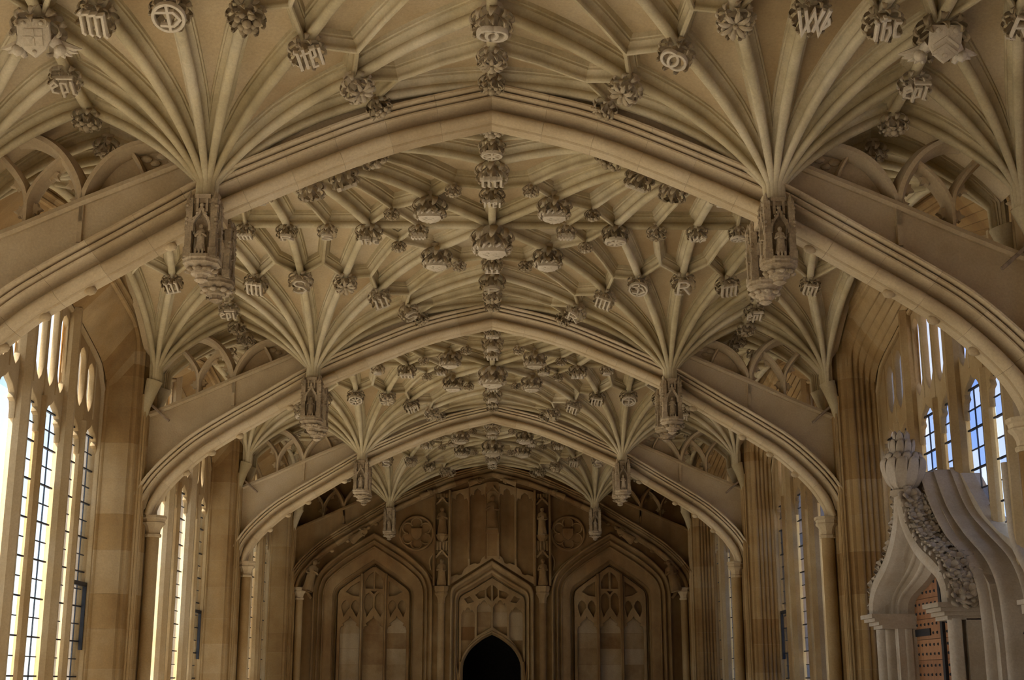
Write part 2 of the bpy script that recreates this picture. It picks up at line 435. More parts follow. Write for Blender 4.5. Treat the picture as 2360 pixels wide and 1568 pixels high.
# webs: flood fill the half bay between the ribs, one panel per cell
def web_meshes():
    x0, x1, y0, y1, h = -1.74, 1.84, -0.20, 2.45, 0.04
    nx = int(round((x1-x0)/h)); ny = int(round((y1-y0)/h))
    cx = x0 + (np.arange(nx)+0.5)*(x1-x0)/nx; cy = y0 + (np.arange(ny)+0.5)*(y1-y0)/ny
    segs = []
    for r in radial + liern + list(ridges.values()):
        for a, b in zip(r[:-1], r[1:]): segs.append((*NP[a], *NP[b]))
    segs = np.array(segs)
    def cross(ax, ay, bx, by):
        # does segment a-b cross any rib
        x3, y3, x4, y4 = segs.T
        ax, ay, bx, by = [q.reshape(-1, 1) for q in (ax, ay, bx, by)]
        d1 = (x4-x3)*(ay-y3)-(y4-y3)*(ax-x3); d2 = (x4-x3)*(by-y3)-(y4-y3)*(bx-x3)
        d3 = (bx-ax)*(y3-ay)-(by-ay)*(x3-ax); d4 = (bx-ax)*(y4-ay)-(by-ay)*(x4-ax)
        return ((d1*d2 <= 0) & (d3*d4 <= 0)).any(axis=1)
    X, Y = np.meshgrid(cx, cy, indexing='ij')
    hx = cross(X[:-1].ravel(), Y[:-1].ravel(), X[1:].ravel(), Y[1:].ravel()).reshape(nx-1, ny)
    hy = cross(X[:, :-1].ravel(), Y[:, :-1].ravel(), X[:, 1:].ravel(), Y[:, 1:].ravel()).reshape(nx, ny-1)
    lab = -np.ones((nx, ny), int); comps = []
    for i in range(nx):
        for j in range(ny):
            if lab[i, j] >= 0: continue
            c = len(comps); st = [(i, j)]; lab[i, j] = c; cells = []
            while st:
                a, b = st.pop(); cells.append((a, b))
                if a+1 < nx and lab[a+1, b] < 0 and not hx[a, b]: lab[a+1, b] = c; st.append((a+1, b))
                if a > 0 and lab[a-1, b] < 0 and not hx[a-1, b]: lab[a-1, b] = c; st.append((a-1, b))
                if b+1 < ny and lab[a, b+1] < 0 and not hy[a, b]: lab[a, b+1] = c; st.append((a, b+1))
                if b > 0 and lab[a, b-1] < 0 and not hy[a, b-1]: lab[a, b-1] = c; st.append((a, b-1))
            comps.append(cells)
    big = [c for c in comps if len(c) >= 14]
    rest = [q for c in comps if len(c) < 14 for q in c]
    # loose slivers join the nearest panel
    cent = [np.mean(c, axis=0) for c in big]
    for q in rest:
        best = min(range(len(big)), key=lambda t: min((q[0]-p[0])**2 + (q[1]-p[1])**2 for p in big[t][::3]))
        big[best].append(q)
    out = []
    gx = x0 + np.arange(nx+1)*(x1-x0)/nx; gy = y0 + np.arange(ny+1)*(y1-y0)/ny
    for cells in big:
        idx = {}; V = []; F = []
        def vid(i, j):
            if (i, j) not in idx:
                x, y = gx[i], gy[j]
                idx[(i, j)] = len(V); V.append((x, y, zl(x, max(y, 0.0)) + 0.135))
            return idx[(i, j)]
        for i, j in cells: F.append((vid(i, j), vid(i, j+1), vid(i+1, j+1), vid(i+1, j)))
        out.append(mesh('web_panel', V, F, 'web', 60))
    return out
web_list = web_meshes()

def unit_mtx(k, side, back):
    sx = 1 if side < 0 else -1
    sy = 1 if back else -1
    return Matrix.Translation((side*PX, YK[k] + sy*GAP, 0)) @ Matrix.Diagonal((sx, sy, 1, 1))

BAYN = {0: 'over the viewpoint', 1: 'before the nearest arch', 2: 'between the nearest and second arches', 3: 'between the second and third arches', 4: 'between the third arch and the end wall'}
for b in range(5):
    root = empty('ceiling', Matrix.Identity(4))
    tag(root, 'pale stone rib vault bay ' + BAYN[b], 'vault', kind='structure')
    for k, back in ((b, True), (b+1, False)):
        for side in (-1, 1):
            mt = unit_mtx(k, side, back)
            for me in web_list: put('web_panel', me, root, mt)
            if b == 0: continue
            for me in rib_meshes: put('rib', me, root, mt)
            for me in lie_meshes: put('lierne', me, root, mt)
            put('ridge_rib', ridge_meshes['side'], root, mt)
            if side < 0: put('ridge_rib', ridge_meshes['long'], root, mt)
            if back: put('ridge_rib', ridge_meshes['mid'], root, mt)

# ================================================================== transverse arches
INTR = [(-3.43, 3.22), (-3.385, 3.36), (-3.25, 3.56), (-2.98, 3.82), (-2.69, 4.02), (-2.31, 4.25), (-2.03, 4.42), (-1.74, 4.585), (-1.09, 4.88), (-0.60, 5.07), (0.0, 5.22)]
half = cat(INTR, 8)
def arch_profile():
    f = [(0.0, 0.040), (0.010, 0.048), (0.016, 0.050)]
    f += [(0.070 - 0.056*math.cos(a), 0.066 + 0.062*math.sin(a)) for a in [math.radians(12 + 15.5*i) for i in range(10)]]
    f += [(0.130, 0.062), (0.142, 0.056), (0.156, 0.064), (0.168, 0.092), (0.177, 0.132), (0.182, 0.168), (0.190, 0.180), (0.204, 0.182), (0.206, 0.158), (0.214, 0.150), (0.222, 0.160), (0.226, 0.190), (0.236, 0.206), (0.250, 0.208), (0.256, 0.196), (0.258, 0.178), (0.268, 0.176), (0.272, 0.228), (0.280, 0.242), (0.298, 0.244), (0.310, 0.19)]
    # sweep side vector = tangent x w, which points to the intrados on a left-to-right path, so negate
    f = [(n*0.72, d) for n, d in f]
    return [(-n, d) for n, d in f] + [(-n, -d) for n, d in reversed(f)]
AP = arch_profile()
full = [Vector((u, v, 0)) for u, v in half] + [Vector((-u, v, 0)) for u, v in reversed(half[:-1])]
NF = len(full)
def arch_sides():
    out = []
    for i in range(NF):
        ti = (full[i]-full[i-1]).normalized() if i > 0 else (full[1]-full[0]).normalized()
        to = (full[i+1]-full[i]).normalized() if i < NF-1 else ti
        b = (ti.cross(W3) + to.cross(W3)).normalized()
        f = 1/max(0.4, b.dot(ti.cross(W3)))
        out.append(b*f)
    return out
ASIDE = arch_sides()
def voussoirs():
    seg = [0.0]
    for i in range(1, NF): seg.append(seg[-1] + (full[i]-full[i-1]).length)
    T = seg[-1]; apex = seg[NF//2]
    nv = 12
    cuts = [apex*i/nv for i in range(nv)] + [apex + (T-apex)*i/nv for i in range(nv+1)]
    def at(s):
        s = min(max(s, 0), T)
        i = max(0, min(NF-2, next((j for j in range(NF-1) if seg[j+1] >= s), NF-2)))
        t = (s-seg[i])/(seg[i+1]-seg[i])
        return full[i].lerp(full[i+1], t), ASIDE[i].lerp(ASIDE[i+1], t)
    res = []
    for a, b in zip(cuts[:-1], cuts[1:]):
        ss = [a+0.0007] + [q for q in seg if a+0.02 < q < b-0.02] + [b-0.0007]
        if abs(b-apex) < 1e-6: ss[-1] = b
        if abs(a-apex) < 1e-6: ss[0] = a
        pp = [at(q) for q in ss]
        res.append(MB().sweep([p for p, _ in pp], W3, AP, sides=[q for _, q in pp]).make('voussoir', 'arch', 40))
    return res
VOUS = voussoirs()

# solid masonry between the arch back and the vault, in the middle and at the sides
def extr(u):   # back of the arch at |u|
    best = min(range(NF), key=lambda i: abs((full[i]-ASIDE[i]*0.20).x - u))
    return (full[best]-ASIDE[best]*0.20).y
us = np.linspace(-1.86, 1.86, 41)
web_top = lambda u: ZS + Ff(math.hypot(abs(u)-PX, 0.0)) + 0.18
fill_mid = plate('arch_backing', [(u, extr(u)-0.03) for u in us] + [(u, max(web_top(u), extr(u)+0.02)) for u in reversed(us)], [], 0.34, 'arch')
SHELF = [(-3.66, 4.20), (-3.34, 4.33), (-3.06, 4.45), (-2.67, 4.63), (-2.35, 4.77), (-2.05, 4.90), (-1.86, 4.97)]
su = np.linspace(-3.50, -1.86, 22)
band_side = plate('spandrel_wall', [(-3.66, 3.2)] + [(-3.50, 3.3)] + [(u, extr(u)-0.03) for u in su[1:]] + list(reversed(SHELF)), [], 0.20, 'arch', 0.0)
ledge = line2(SHELF, [(-0.03, -0.13), (-0.03, 0.13), (0.0, 0.14), (0.02, 0.12), (0.02, -0.12), (0.0, -0.14)], 'ledge', 'arch')
ARC1 = cat([(-3.60, 4.62), (-3.54, 4.87), (-3.35, 5.06), (-3.13, 5.11), (-2.93, 5.02), (-2.79, 4.84), (-2.73, 4.64), (-2.72, 4.36)], 6)
ARC2 = cat([(-2.72, 4.50), (-2.71, 4.72), (-2.60, 4.92), (-2.45, 5.03), (-2.25, 5.08)], 6)
IN1 = cat([(-3.32, 5.0), (-3.17, 4.83), (-3.10, 4.66), (-3.10, 4.26)], 6)
IN2 = cat([(-3.10, 4.55), (-3.085, 4.70), (-3.0, 4.85), (-2.88, 4.97)], 6)
IN3 = cat([(-2.44, 5.02), (-2.37, 4.90), (-2.32, 4.76)], 4)
tr_bars = [line2([(u+TU, v) for u, v in ARC1], BAR2(0.044, 0.12), 'tracery_bar', 'arch'), line2([(u+TU, v) for u, v in ARC2], BAR2(0.042, 0.12), 'tracery_bar', 'arch'),
           line2([(u+TU, v) for u, v in IN1], BAR2(0.030, 0.09), 'tracery_bar', 'arch'), line2([(u+TU, v) for u, v in IN2], BAR2(0.030, 0.09), 'tracery_bar', 'arch'),
           line2([(u+TU, v) for u, v in IN3], BAR2(0.02, 0.06), 'tracery_bar', 'arch')]
def cusp(cx, cy, ang, s=0.075):
    pts = [(0, -0.9), (0.35, -0.45), (0.55, -0.55), (0.62, -0.2), (1.0, 0.0), (0.62, 0.2), (0.55, 0.55), (0.35, 0.45), (0, 0.9)]
    c, q = math.cos(math.radians(ang)), math.sin(math.radians(ang))
    return [(cx + s*(a*c-b*q), cy + s*(a*q+b*c)) for a, b in pts]
cusp_meshes = [plate('cusp', cusp(a[0]+TU, a[1], a[2]), [], 0.05, 'arch', 0.006) for a in
               [(-3.56, 4.70, 0), (-3.50, 4.92, -35), (-3.16, 4.80, 200), (-3.12, 4.60, 180), (-3.08, 4.62, 0), (-2.97, 4.87, -40), (-2.80, 4.80, 200), (-2.76, 4.68, 175)]]
pan_side = plate('blind_panel', [(-2.70, 4.60), (-2.35, 4.75), (-1.95, 4.92), (-1.95, 5.06), (-2.25, 5.08), (-2.45, 5.03), (-2.60, 4.92), (-2.70, 4.72)], [], 0.05, 'arch', w=-0.03)
lobe = MB()
for (a, b, r) in [(-2.30, 4.98, 0.035), (-2.24, 4.95, 0.03), (-2.20, 5.0, 0.032), (-2.13, 4.97, 0.026)]:
    lobe.ball((a, b, 0.0), r, 8, 5, (1.2, 0.8, 0.7))
foil_mesh = lobe.make('carved_leafwork', 'arch')
cap_prof = [(0.078, 3.02), (0.085, 3.03), (0.085, 3.05), (0.072, 3.06), (0.074, 3.09), (0.092, 3.13), (0.115, 3.15), (0.120, 3.165), (0.112, 3.175), (0.118, 3.20), (0.130, 3.21), (0.130, 3.235), (0.10, 3.24)]
cap_mesh = MB().lathe(cap_prof, 8, ph=PI/8).make('capital', 'arch', 30)
shaft_mesh = MB().lathe([(0.066, 0.0), (0.066, 3.03)], 14).make('shaft', 'pier')
knob = MB().ball((0, 0, 0), 0.035, 8, 6, (1.3, 1.0, 0.8)).make('soffit_knob', 'arch')

arch_roots = {}
for k in range(1, 6):
    if k == 1: lab = 'transverse stone arch overhead in front of the viewpoint'
    elif k == 5: lab = 'moulded stone arch set against the end wall above the statues'
    else: lab = {2: 'nearest and largest moulded stone arch spanning the hall', 3: 'second moulded stone arch spanning the hall, beyond the nearest one', 4: 'third moulded stone arch spanning the hall, smallest before the end wall'}[k]
    a = empty('stone_arch', F_END(YK[k])); arch_roots[k] = a
    tag(a, lab, 'arch', 'transverse arches')
    for me in VOUS: put('voussoir', me, a)
    put('arch_backing', fill_mid, a)
    for sx in (None, MIRX):
        put('spandrel_wall', band_side, a, sx); put('ledge', ledge, a, sx); put('blind_panel', pan_side, a, sx)
        put('carved_leafwork', foil_mesh, a, sx)
        for me in tr_bars: put('tracery_bar', me, a, sx)
        for me in cusp_meshes: put('cusp', me, a, sx)
        for q in (20, 27, 34, 46):
            p = full[q]; s_ = 1 if sx is None else -1
            put('soffit_knob', knob, a, Matrix.Translation((p.x*s_, p.y-0.015, 0.02)))
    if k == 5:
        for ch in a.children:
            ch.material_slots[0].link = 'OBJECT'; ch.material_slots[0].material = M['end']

# ================================================================== piers along the side walls
def pier_plan(fluted):
    h = [(3.50, 0.0), (3.50, 0.055), (3.525, 0.06), (3.535, 0.085), (3.515, 0.10), (3.51, 0.125), (3.525, 0.145), (3.55, 0.15), (3.565, 0.165), (3.575, 0.20), (3.565, 0.215), (3.567, 0.235), (3.59, 0.245), (3.60, 0.27), (3.595, 0.285), (3.605, 0.305), (3.635, 0.31), (3.65, 0.335)]
    if fluted:
        for i in range(4):
            b = 3.66 + i*0.055
            h += [(b, 0.34), (b+0.008, 0.352), (b+0.02, 0.356), (b+0.032, 0.352), (b+0.04, 0.34), (b+0.047, 0.332)]
    h += [(3.885, 0.342), (3.89, 0.35), (3.905, 0.36), (3.925, 0.355), (3.935, 0.335), (3.94, 0.315), (3.97, 0.31), (4.06, 0.31)]
    return h
def pier_course(fl, z0, z1, grow=0.0, mat='pier', name='stone_course'):
    h = pier_plan(fl)
    poly = [(-p-grow*0, q) for p, q in h] + [(-p, -q) for p, q in reversed(h[1:])]
    if grow: poly = [(x + (grow if abs(x) > 3.6 else grow), q*(1-abs(grow)*6)) for x, q in poly]
    n = len(poly)
    V = [(x, q, z0) for x, q in poly] + [(x, q, z1) for x, q in poly]
    F = [(i, (i+1) % n, n+(i+1) % n, n+i) for i in range(n)] + [tuple(reversed(range(n))), tuple(range(n, 2*n))]
    return mesh(name, V, F, mat, 40)
ZC = [0, 0.9, 1.4, 1.72, 2.10, 2.44, 2.86, 3.22, 3.58, 3.93, 4.30, 4.62, 4.75]
PIERM = {fl: [pier_course(fl, a+0.0006, b-0.0006) for a, b in zip(ZC[:-1], ZC[1:])] for fl in (False, True)}
CORE = {fl: pier_course(fl, 0, 4.74, -0.002, 'mortar', 'mortar_core') for fl in (False, True)}
_w = MB()
for i in range(8): _w.lathe([(0.016, 0.0), (0.016, 4.45)], 6, Matrix.Rotation(2*PI*i/8, 4, 'Z') @ Matrix.Translation((0.036, 0, 0)))
_w.lathe([(0.040, 0.0), (0.040, 4.45)], 12)
WSH = _w.make('wall_shaft', 'pier')
WCB = {sd: MB().tube([(sd*3.555, 0, 4.20), (sd*3.54, 0, 4.32), (sd*3.505, 0, 4.46), (sd*3.465, 0, 4.60)], [0.035, 0.048, 0.064, 0.085], 12).make('fan_corbel', 'rib') for sd in (-1, 1)}
PN = {1: 'beside the viewpoint', 2: 'carrying the nearest arch', 3: 'carrying the second arch', 4: 'carrying the third arch', 5: 'in the corner of the end wall'}
for k in range(1, 6):
    for sd in (-1, 1):
        fl = sd > 0
        sdn = 'left' if sd < 0 else 'right'
        p = empty('stone_pier', Matrix.Translation((0, YK[k], 0)))
        tag(p, 'clustered stone wall pier %s on the %s side' % (PN[k], sdn), 'pier', 'wall piers', 'structure')
        mt = None if sd < 0 else MIRX
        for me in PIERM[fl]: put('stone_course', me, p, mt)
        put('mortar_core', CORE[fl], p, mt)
        put('shaft', shaft_mesh, p, Matrix.Translation((sd*3.43, 0, 0)))
        put('capital', cap_mesh, p, Matrix.Translation((sd*3.43, 0, 0)))
        for q in (-0.20, 0.20):
            put('wall_shaft', WSH, p, Matrix.Translation((sd*3.56, q, 0)))
            put('fan_corbel', WCB[sd], p, Matrix.Translation((0, q, 0)))
        # upper wall behind the wall fan
        put('fan_backing', MB().box((min(sd*3.70, sd*4.06), -0.36, 4.9), (max(sd*3.70, sd*4.06), 0.36, 5.76)).make('fan_backing', 'pier', 0), p)

# ================================================================== side windows
def win_arch(d):     # height of the window head at distance d from its centre line
    d = abs(d)
    xs = [0, 0.6, 1.24, 1.9, 2.12, 2.25, 2.31]; zs = [5.27, 5.14, 4.98, 4.80, 4.72, 4.62, 4.50]
    return float(np.interp(d, xs, zs))
def head_path(n=22):
    return [2.31] + list(np.linspace(2.31, 2.05, 6))[1:] + list(np.linspace(2.05, 0, n))[1:]
# rear arch: broad plain soffit between the wall rib and the window
C1H = cat([(2.31, 4.75), (2.305, 4.88), (2.26, 4.985), (2.15, 5.065), (1.95, 5.13), (1.24, 5.25), (0.6, 5.34), (0.0, 5.42)], 4)
C2H = cat([(2.31, 4.45), (2.30, 4.55), (2.25, 4.63), (2.12, 4.72), (1.90, 4.80), (1.24, 4.98), (0.6, 5.14), (0.0, 5.27)], 4)
def rear_arch(fluted):
    res = []
    c1 = [(-u, v) for u, v in C1H] + [(u, v) for u, v in reversed(C1H[:-1])]
    c2 = [(-u, v) for u, v in C2H] + [(u, v) for u, v in reversed(C2H[:-1])]
    inner = [(3.65, 0), (3.635, .03), (3.605, .035), (3.595, .055), (3.60, .07), (3.59, .095), (3.567, .105), (3.565, .125), (3.575, .14), (3.565, .175), (3.55, .19), (3.525, .195), (3.51, .215), (3.515, .24), (3.535, .255)]
    flat = []
    if fluted:
        for i in range(4):
            b = 3.66 + i*0.055; flat += [(b, 0.0), (b+0.012, -0.012), (b+0.03, -0.012), (b+0.042, 0.0), (b+0.048, 0.008)]
    flat += [(3.885, 0.0), (3.92, 0.0)]
    n = len(c1); rows = []
    for i in range(n):
        a = Vector(c1[max(0, i-1)]); b = Vector(c1[min(n-1, i+1)]); t = (b-a).normalized()
        nr = Vector((-t.y, t.x))                      # away from the opening
        row = [(c1[i][0]+nr.x*o, c1[i][1]+nr.y*o, 4.0-p) for p, o in reversed(inner)]
        for p, o in flat:
            q = min(1.0, (p-3.65)/(3.90-3.65))
            u = c1[i][0]+(c2[i][0]-c1[i][0])*q; v = c1[i][1]+(c2[i][1]-c1[i][1])*q
            row.append((u+nr.x*o, v+nr.y*o, 4.0-p))
        rows.append(row)
    k = len(rows[0])
    cuts = list(range(0, n, 4))
    if cuts[-1] != n-1: cuts.append(n-1)
    for a, b in zip(cuts[:-1], cuts[1:]):
        V = []; F = []
        for r in rows[a:b+1]: V += r
        for i in range(b-a):
            for j in range(k-1): F.append((i*k+j, i*k+j+1, (i+1)*k+j+1, (i+1)*k+j))
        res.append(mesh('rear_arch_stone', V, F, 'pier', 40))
    return res
REAR = {-1: rear_arch(False), 1: rear_arch(True)}
# local frame of a window: u along the wall, v height, w into the room, origin at the glass plane (|X| = 4.0)
MUL = BAR2
frame_path = [(-2.33, 1.1), (-2.33, 4.46)] + [(-d, win_arch(d)-0.0) for d in head_path(16)[3:]] + [(d, win_arch(d)) for d in reversed(head_path(16)[3:-1])] + [(2.33, 4.46), (2.33, 1.1)]
FRAME = line2(frame_path, [(-0.03, -0.03), (-0.03, 0.05), (0.0, 0.075), (0.022, 0.085), (0.045, 0.075), (0.05, 0.05), (0.04, 0.03), (0.065, 0.0), (0.085, -0.03)], 'window_frame', 'mullion')
HEADW = line2([(-2.45, 4.5)] + [(-d, win_arch(d)+0.06) for d in head_path(12)[3:]] + [(d, win_arch(d)+0.06) for d in reversed(head_path(12)[3:-1])] + [(2.45, 4.5)],
              [(-0.5, -0.05), (-0.5, 0.06), (0.08, 0.06), (0.08, -0.05)], 'wall_head', 'pier')
LW = 0.59
def lancet_up(c, hw, zb, zt):     # narrow panel pointed at the bottom, arched at the top
    return [(c, zb), (c+hw*0.55, zb+0.05), (c+hw, zb+0.14), (c+hw, zt-0.10), (c+hw*0.6, zt-0.03), (c, zt), (c-hw*0.6, zt-0.03), (c-hw, zt-0.10), (c-hw, zb+0.14), (c-hw*0.55, zb+0.05)]
def light_hole(c, hw, zb, zs_, zt):   # cusped light head, open to the bottom of the plate
    r = [(c-hw, zb), (c+hw, zb), (c+hw, zs_)]
    r += [(c+hw*0.92, zs_+0.06), (c+hw*0.70, zs_+0.085), (c+hw*0.80, zs_+0.13), (c+hw*0.55, zs_+0.19), (c+hw*0.2, zs_+0.225), (c, zt)]
    r += [(c-hw*0.2, zs_+0.225), (c-hw*0.55, zs_+0.19), (c-hw*0.80, zs_+0.13), (c-hw*0.70, zs_+0.085), (c-hw*0.92, zs_+0.06), (c-hw, zs_)]
    return r
def group_plate(g):
    # stone tracery above a pair of lights; g = left edge of the pair
    a, b = g+0.03, g+1.15
    us_ = np.linspace(a, b, 9)
    outer = [(a, 3.72)]; holes = []
    for i in (0, 1):
        hh = light_hole(g + 0.295 + LW*i, 0.225, 3.72, 3.80, 4.06)
        outer += [hh[0]] + list(reversed(hh[2:])) + [hh[1]]
    outer += [(b, 3.72)] + [(u, win_arch(u)+0.03) for u in reversed(us_)]
    for i in (0, 1):
        for s in (-1, 1):
            cc = g + 0.295 + LW*i + s*0.1475
            top = min(win_arch(cc-0.11), win_arch(cc+0.11)) - 0.10
            if top - 4.17 > 0.28: holes.append(lancet_up(cc, 0.105, 4.17, top))
    return plate('tracery', outer, holes, 0.056, 'mullion', 0.010, w=0.018)
GROUPS = [-2.36, -1.18, 0.0, 1.18]
TRAC = [group_plate(g) for g in GROUPS]
def bar_v(u, z0, z1, h, d): return line2([(u, z0), (u, z1)], MUL(h, d), 'mullion', 'mullion', w=d-0.02)
MAJ = [bar_v(u, 1.1, win_arch(u)+0.02, 0.058, 0.080) for u in (-1.18, 0.0, 1.18)]
MINR = [bar_v(g+0.59, 1.1, 4.05, 0.042, 0.050) for g in GROUPS]
SUPER = []
for g in GROUPS:
    for i in range(1, 4):
        u = g + 0.295*i
        SUPER.append(bar_v(u, 4.12 if i != 2 else 4.0, win_arch(u), 0.026, 0.036))
LC = [g + 0.295 + LW*i for g in GROUPS for i in (0, 1)]
ROWH = 0.165
PW = 0.148
pane_me = {}
for gl in ('glass_l', 'glass_r'):
    pane_me[gl] = MB().box((-PW/2+0.004, 0.004, -0.002), (PW/2-0.004, ROWH-0.004, 0.002)).make('pane', gl, 0)
    pane_me[gl+'w'] = MB().box((-0.222, 0.004, -0.002), (0.222, ROWH-0.004, 0.002)).make('pane', gl, 0)
def lead_grid(z0, z1, cols):
    m = MB(); n = int(round((z1-z0)/ROWH))
    for i in range(n+1): m.box((-0.225, z0+i*ROWH-0.005, -0.006), (0.225, z0+i*ROWH+0.005, 0.006))
    if cols:
        for s in (-PW/2, PW/2): m.box((s-0.004, z0, -0.006), (s+0.004, z1, 0.006))
    return m.make('lead_cames', 'lead', 0)
Z0W, Z1W = 1.155, 1.155 + ROWH*17
LEADC, LEADR = lead_grid(Z0W, Z1W, True), lead_grid(Z0W, Z1W, False)
SADDLE = MB().box((-0.235, -0.007, 0.006), (0.235, 0.007, 0.020)).make('saddle_bar', 'iron', 0)
def sheet(u0, u1, z0, z1, gl): return MB().box((u0, z0, -0.002), (u1, z1, 0.002)).make('pane', gl, 0)
CASE = line2([(-0.215, 1.9), (-0.215, 2.52), (0.215, 2.52), (0.215, 1.9)], [(-0.02, 0.0), (-0.02, 0.035), (0.02, 0.035), (0.02, 0.0)], 'casement', 'iron')
WORD = {0: 'beside the viewpoint', 1: 'before the nearest arch', 2: 'between the nearest and second arches', 3: 'between the second and third arches', 4: 'between the third arch and the end wall'}
wi = 0
for b in range(5):
    for sd in (-1, 1):
        wi += 1
        yc = YK[b] + BAY/2
        fm = F_LEFT(4.0, yc) if sd < 0 else F_RIGHT(4.0, yc)
        gl = 'glass_l' if sd < 0 else 'glass_r'
        w = empty('window_%d' % wi, fm)
        tag(w, 'tall leaded stone window on the %s %s' % ('left' if sd < 0 else 'right', WORD[b]), 'window', kind='structure')
        far = (lambda u: u > -0.05) if sd < 0 else (lambda u: u < 0.05)   # lights towards the end wall
        portal = (b == 2 and sd > 0)
        put('wall_head', HEADW, w); put('window_frame', FRAME, w)
        for me in REAR[sd]: put('rear_arch_stone', me, w)
        for me in TRAC: put('tracery', me, w)
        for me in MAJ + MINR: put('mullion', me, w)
        for me in SUPER: put('mullion', me, w)
        for i in range(4):
            put('pane', sheet(GROUPS[i]+0.04, GROUPS[i]+1.14, 4.06, 5.2, gl), w).location.z = -0.012
        for c in LC:
            vis = b in (2, 3, 4) and (far(c) or portal)
            if not vis or b == 4:
                put('pane', sheet(c-0.225, c+0.225, Z0W, 4.08, gl), w)
                if b == 4: put('lead_cames', LEADR, w, Matrix.Translation((c, 0, 0)))
            elif b == 3:
                put('lead_cames', LEADR, w, Matrix.Translation((c, 0, 0)))
                for r in range(17): put('pane', pane_me[gl+'w'], w, Matrix.Translation((c, Z0W+r*ROWH, 0)))
            else:
                put('lead_cames', LEADC, w, Matrix.Translation((c, 0, 0)))
                z_from = 10 if portal and abs(c) < 1.3 else 2
                for r in range(z_from if portal else 2, 17):
                    for q in (-1, 0, 1): put('pane', pane_me[gl], w, Matrix.Translation((c+q*PW, Z0W+r*ROWH, 0)))
                if not portal: put('pane', sheet(c-0.225, c+0.225, Z0W, Z0W+2*ROWH, gl), w)
            if vis or b in (2, 3, 4):
                put('pane', sheet(c-0.225, c+0.225, Z1W, 4.09, gl), w).location.z = -0.01
            if vis:
                for r in range(1, 18, 2): put('saddle_bar', SADDLE, w, Matrix.Translation((c, Z0W+r*ROWH, 0)))
        if b in (2, 3): put('casement', CASE, w, Matrix.Translation((LC[-1] if sd < 0 else LC[0], 0, 0.02)))

# ================================================================== carved roof bosses
GL = {
 'm': [[(-.75,.5),(-.6,.65),(-.6,-.6),(-.45,-.72)], [(-.6,.55),(-.2,.65),(-.2,-.6),(-.05,-.72)], [(-.2,.55),(.2,.65),(.2,-.6),(.35,-.72)], [(.2,.55),(.6,.65),(.6,-.6),(.75,-.72)]],
 'iii': [[(-.7,.7),(-.5,.55),(-.5,-.6),(-.3,-.7)], [(-.2,.7),(0,.55),(0,-.6),(.2,-.7)], [(.3,.7),(.5,.55),(.5,-.6),(.7,-.7)], [(-.75,-.72),(.75,-.72)]],
 'itei': [[(-.8,.7),(-.62,.6),(-.62,-.65)], [(-.25,.8),(-.25,-.65)], [(-.5,.45),(.05,.45)], [(.12,.6),(.12,-.65),(.4,-.65)], [(.12,0),(.38,.1),(.38,.6),(.12,.6)], [(.68,.6),(.68,-.7)]],
 'W': [[(-.85,.75),(-.45,-.75),(0,.6),(.45,-.75),(.85,.75)], [(-.5,.75),(-.1,-.6)], [(.5,.75),(.1,-.6)], [(.6,-.4),(.9,-.1),(.8,.3)]],
 'S': [[(.55,.5),(.25,.72),(-.25,.7),(-.5,.42),(-.3,.12),(.3,-.08),(.52,-.4),(.25,-.7),(-.25,-.72),(-.6,-.5)]],
 'R': [[(-.45,-.75),(-.45,.75),(.15,.75),(.45,.5),(.3,.15),(-.4,.05)], [(0,.05),(.6,-.75)], [(-.75,-.75),(-.15,-.75)]],
 'P': [[(-.3,-.8),(-.3,.8),(.3,.75),(.55,.4),(.3,.05),(-.3,0)], [(-.7,.2),(-.3,.3)]],
 'OO': [arc(-.2,.05,.5,0,360,18), arc(.25,-.02,.52,0,360,18)],
 'T': [arc(0,0,.82,0,360,22), [(0,.9),(0,-.85)], [(-.75,.35),(.3,.35),(.62,-.1),(.2,-.5),(-.5,-.45)]],
 'ihc': [[(-.7,.55),(-.55,.45),(-.55,-.65)], [(-.2,.85),(-.2,-.65)], [(-.45,.65),(.1,.65)], [(-.2,.15),(.12,.2),(.2,-.2),(.05,-.75)], [(.75,.35),(.5,.4),(.42,0),(.5,-.5),(.8,-.5)]],
 'epi': [[(-.35,-.5),(-.75,-.4),(-.8,.2),(-.5,.45),(-.35,.2),(-.75,-.05)], [(-.1,.45),(-.1,-.85)], [(-.1,.4),(.25,.35),(.25,-.35),(-.1,-.45)], [(.6,.55),(.6,-.55),(.8,-.65)], [(-.3,.75),(.8,.75)]],
 'wheel': [arc(0,0,.8,0,360,20)] + [[(0,0),(.8*math.cos(a),.8*math.sin(a))] for a in [PI*i/4 for i in range(8)]],
}
def leaf_ring(m, n, ph, pts, hw, tw=0.0, th=0.05, mtx=None):
    st = cat([(r, w, h, i) for i, ((r, w), h) in enumerate(zip(pts, hw))], 2)
    for i in range(n):
        a0 = ph + 2*PI*i/n
        V = []; F = []
        for (r, w, h, j) in st:
            a = a0 + tw*j
            c, s_ = math.cos(a), math.sin(a)
            for du, dr, dw in ((-h, th*0.4, -th), (-h*0.5, th*1.5, th*0.6), (0, th*0.7, th*0.5), (h*0.5, th*1.5, th*0.6), (h, th*0.4, -th), (0, -th, -th*1.5)):
                V.append(((r+dr)*c - du*s_, (r+dr)*s_ + du*c, w+dw))
        k = 6
        for j in range(len(st)-1):
            for q in range(k): F.append((j*k+q, j*k+(q+1) % k, (j+1)*k+(q+1) % k, (j+1)*k+q))
        F.append(tuple(reversed(range(k)))); F.append(tuple((len(st)-1)*k+q for q in range(k)))
        m.add(V, F, mtx)
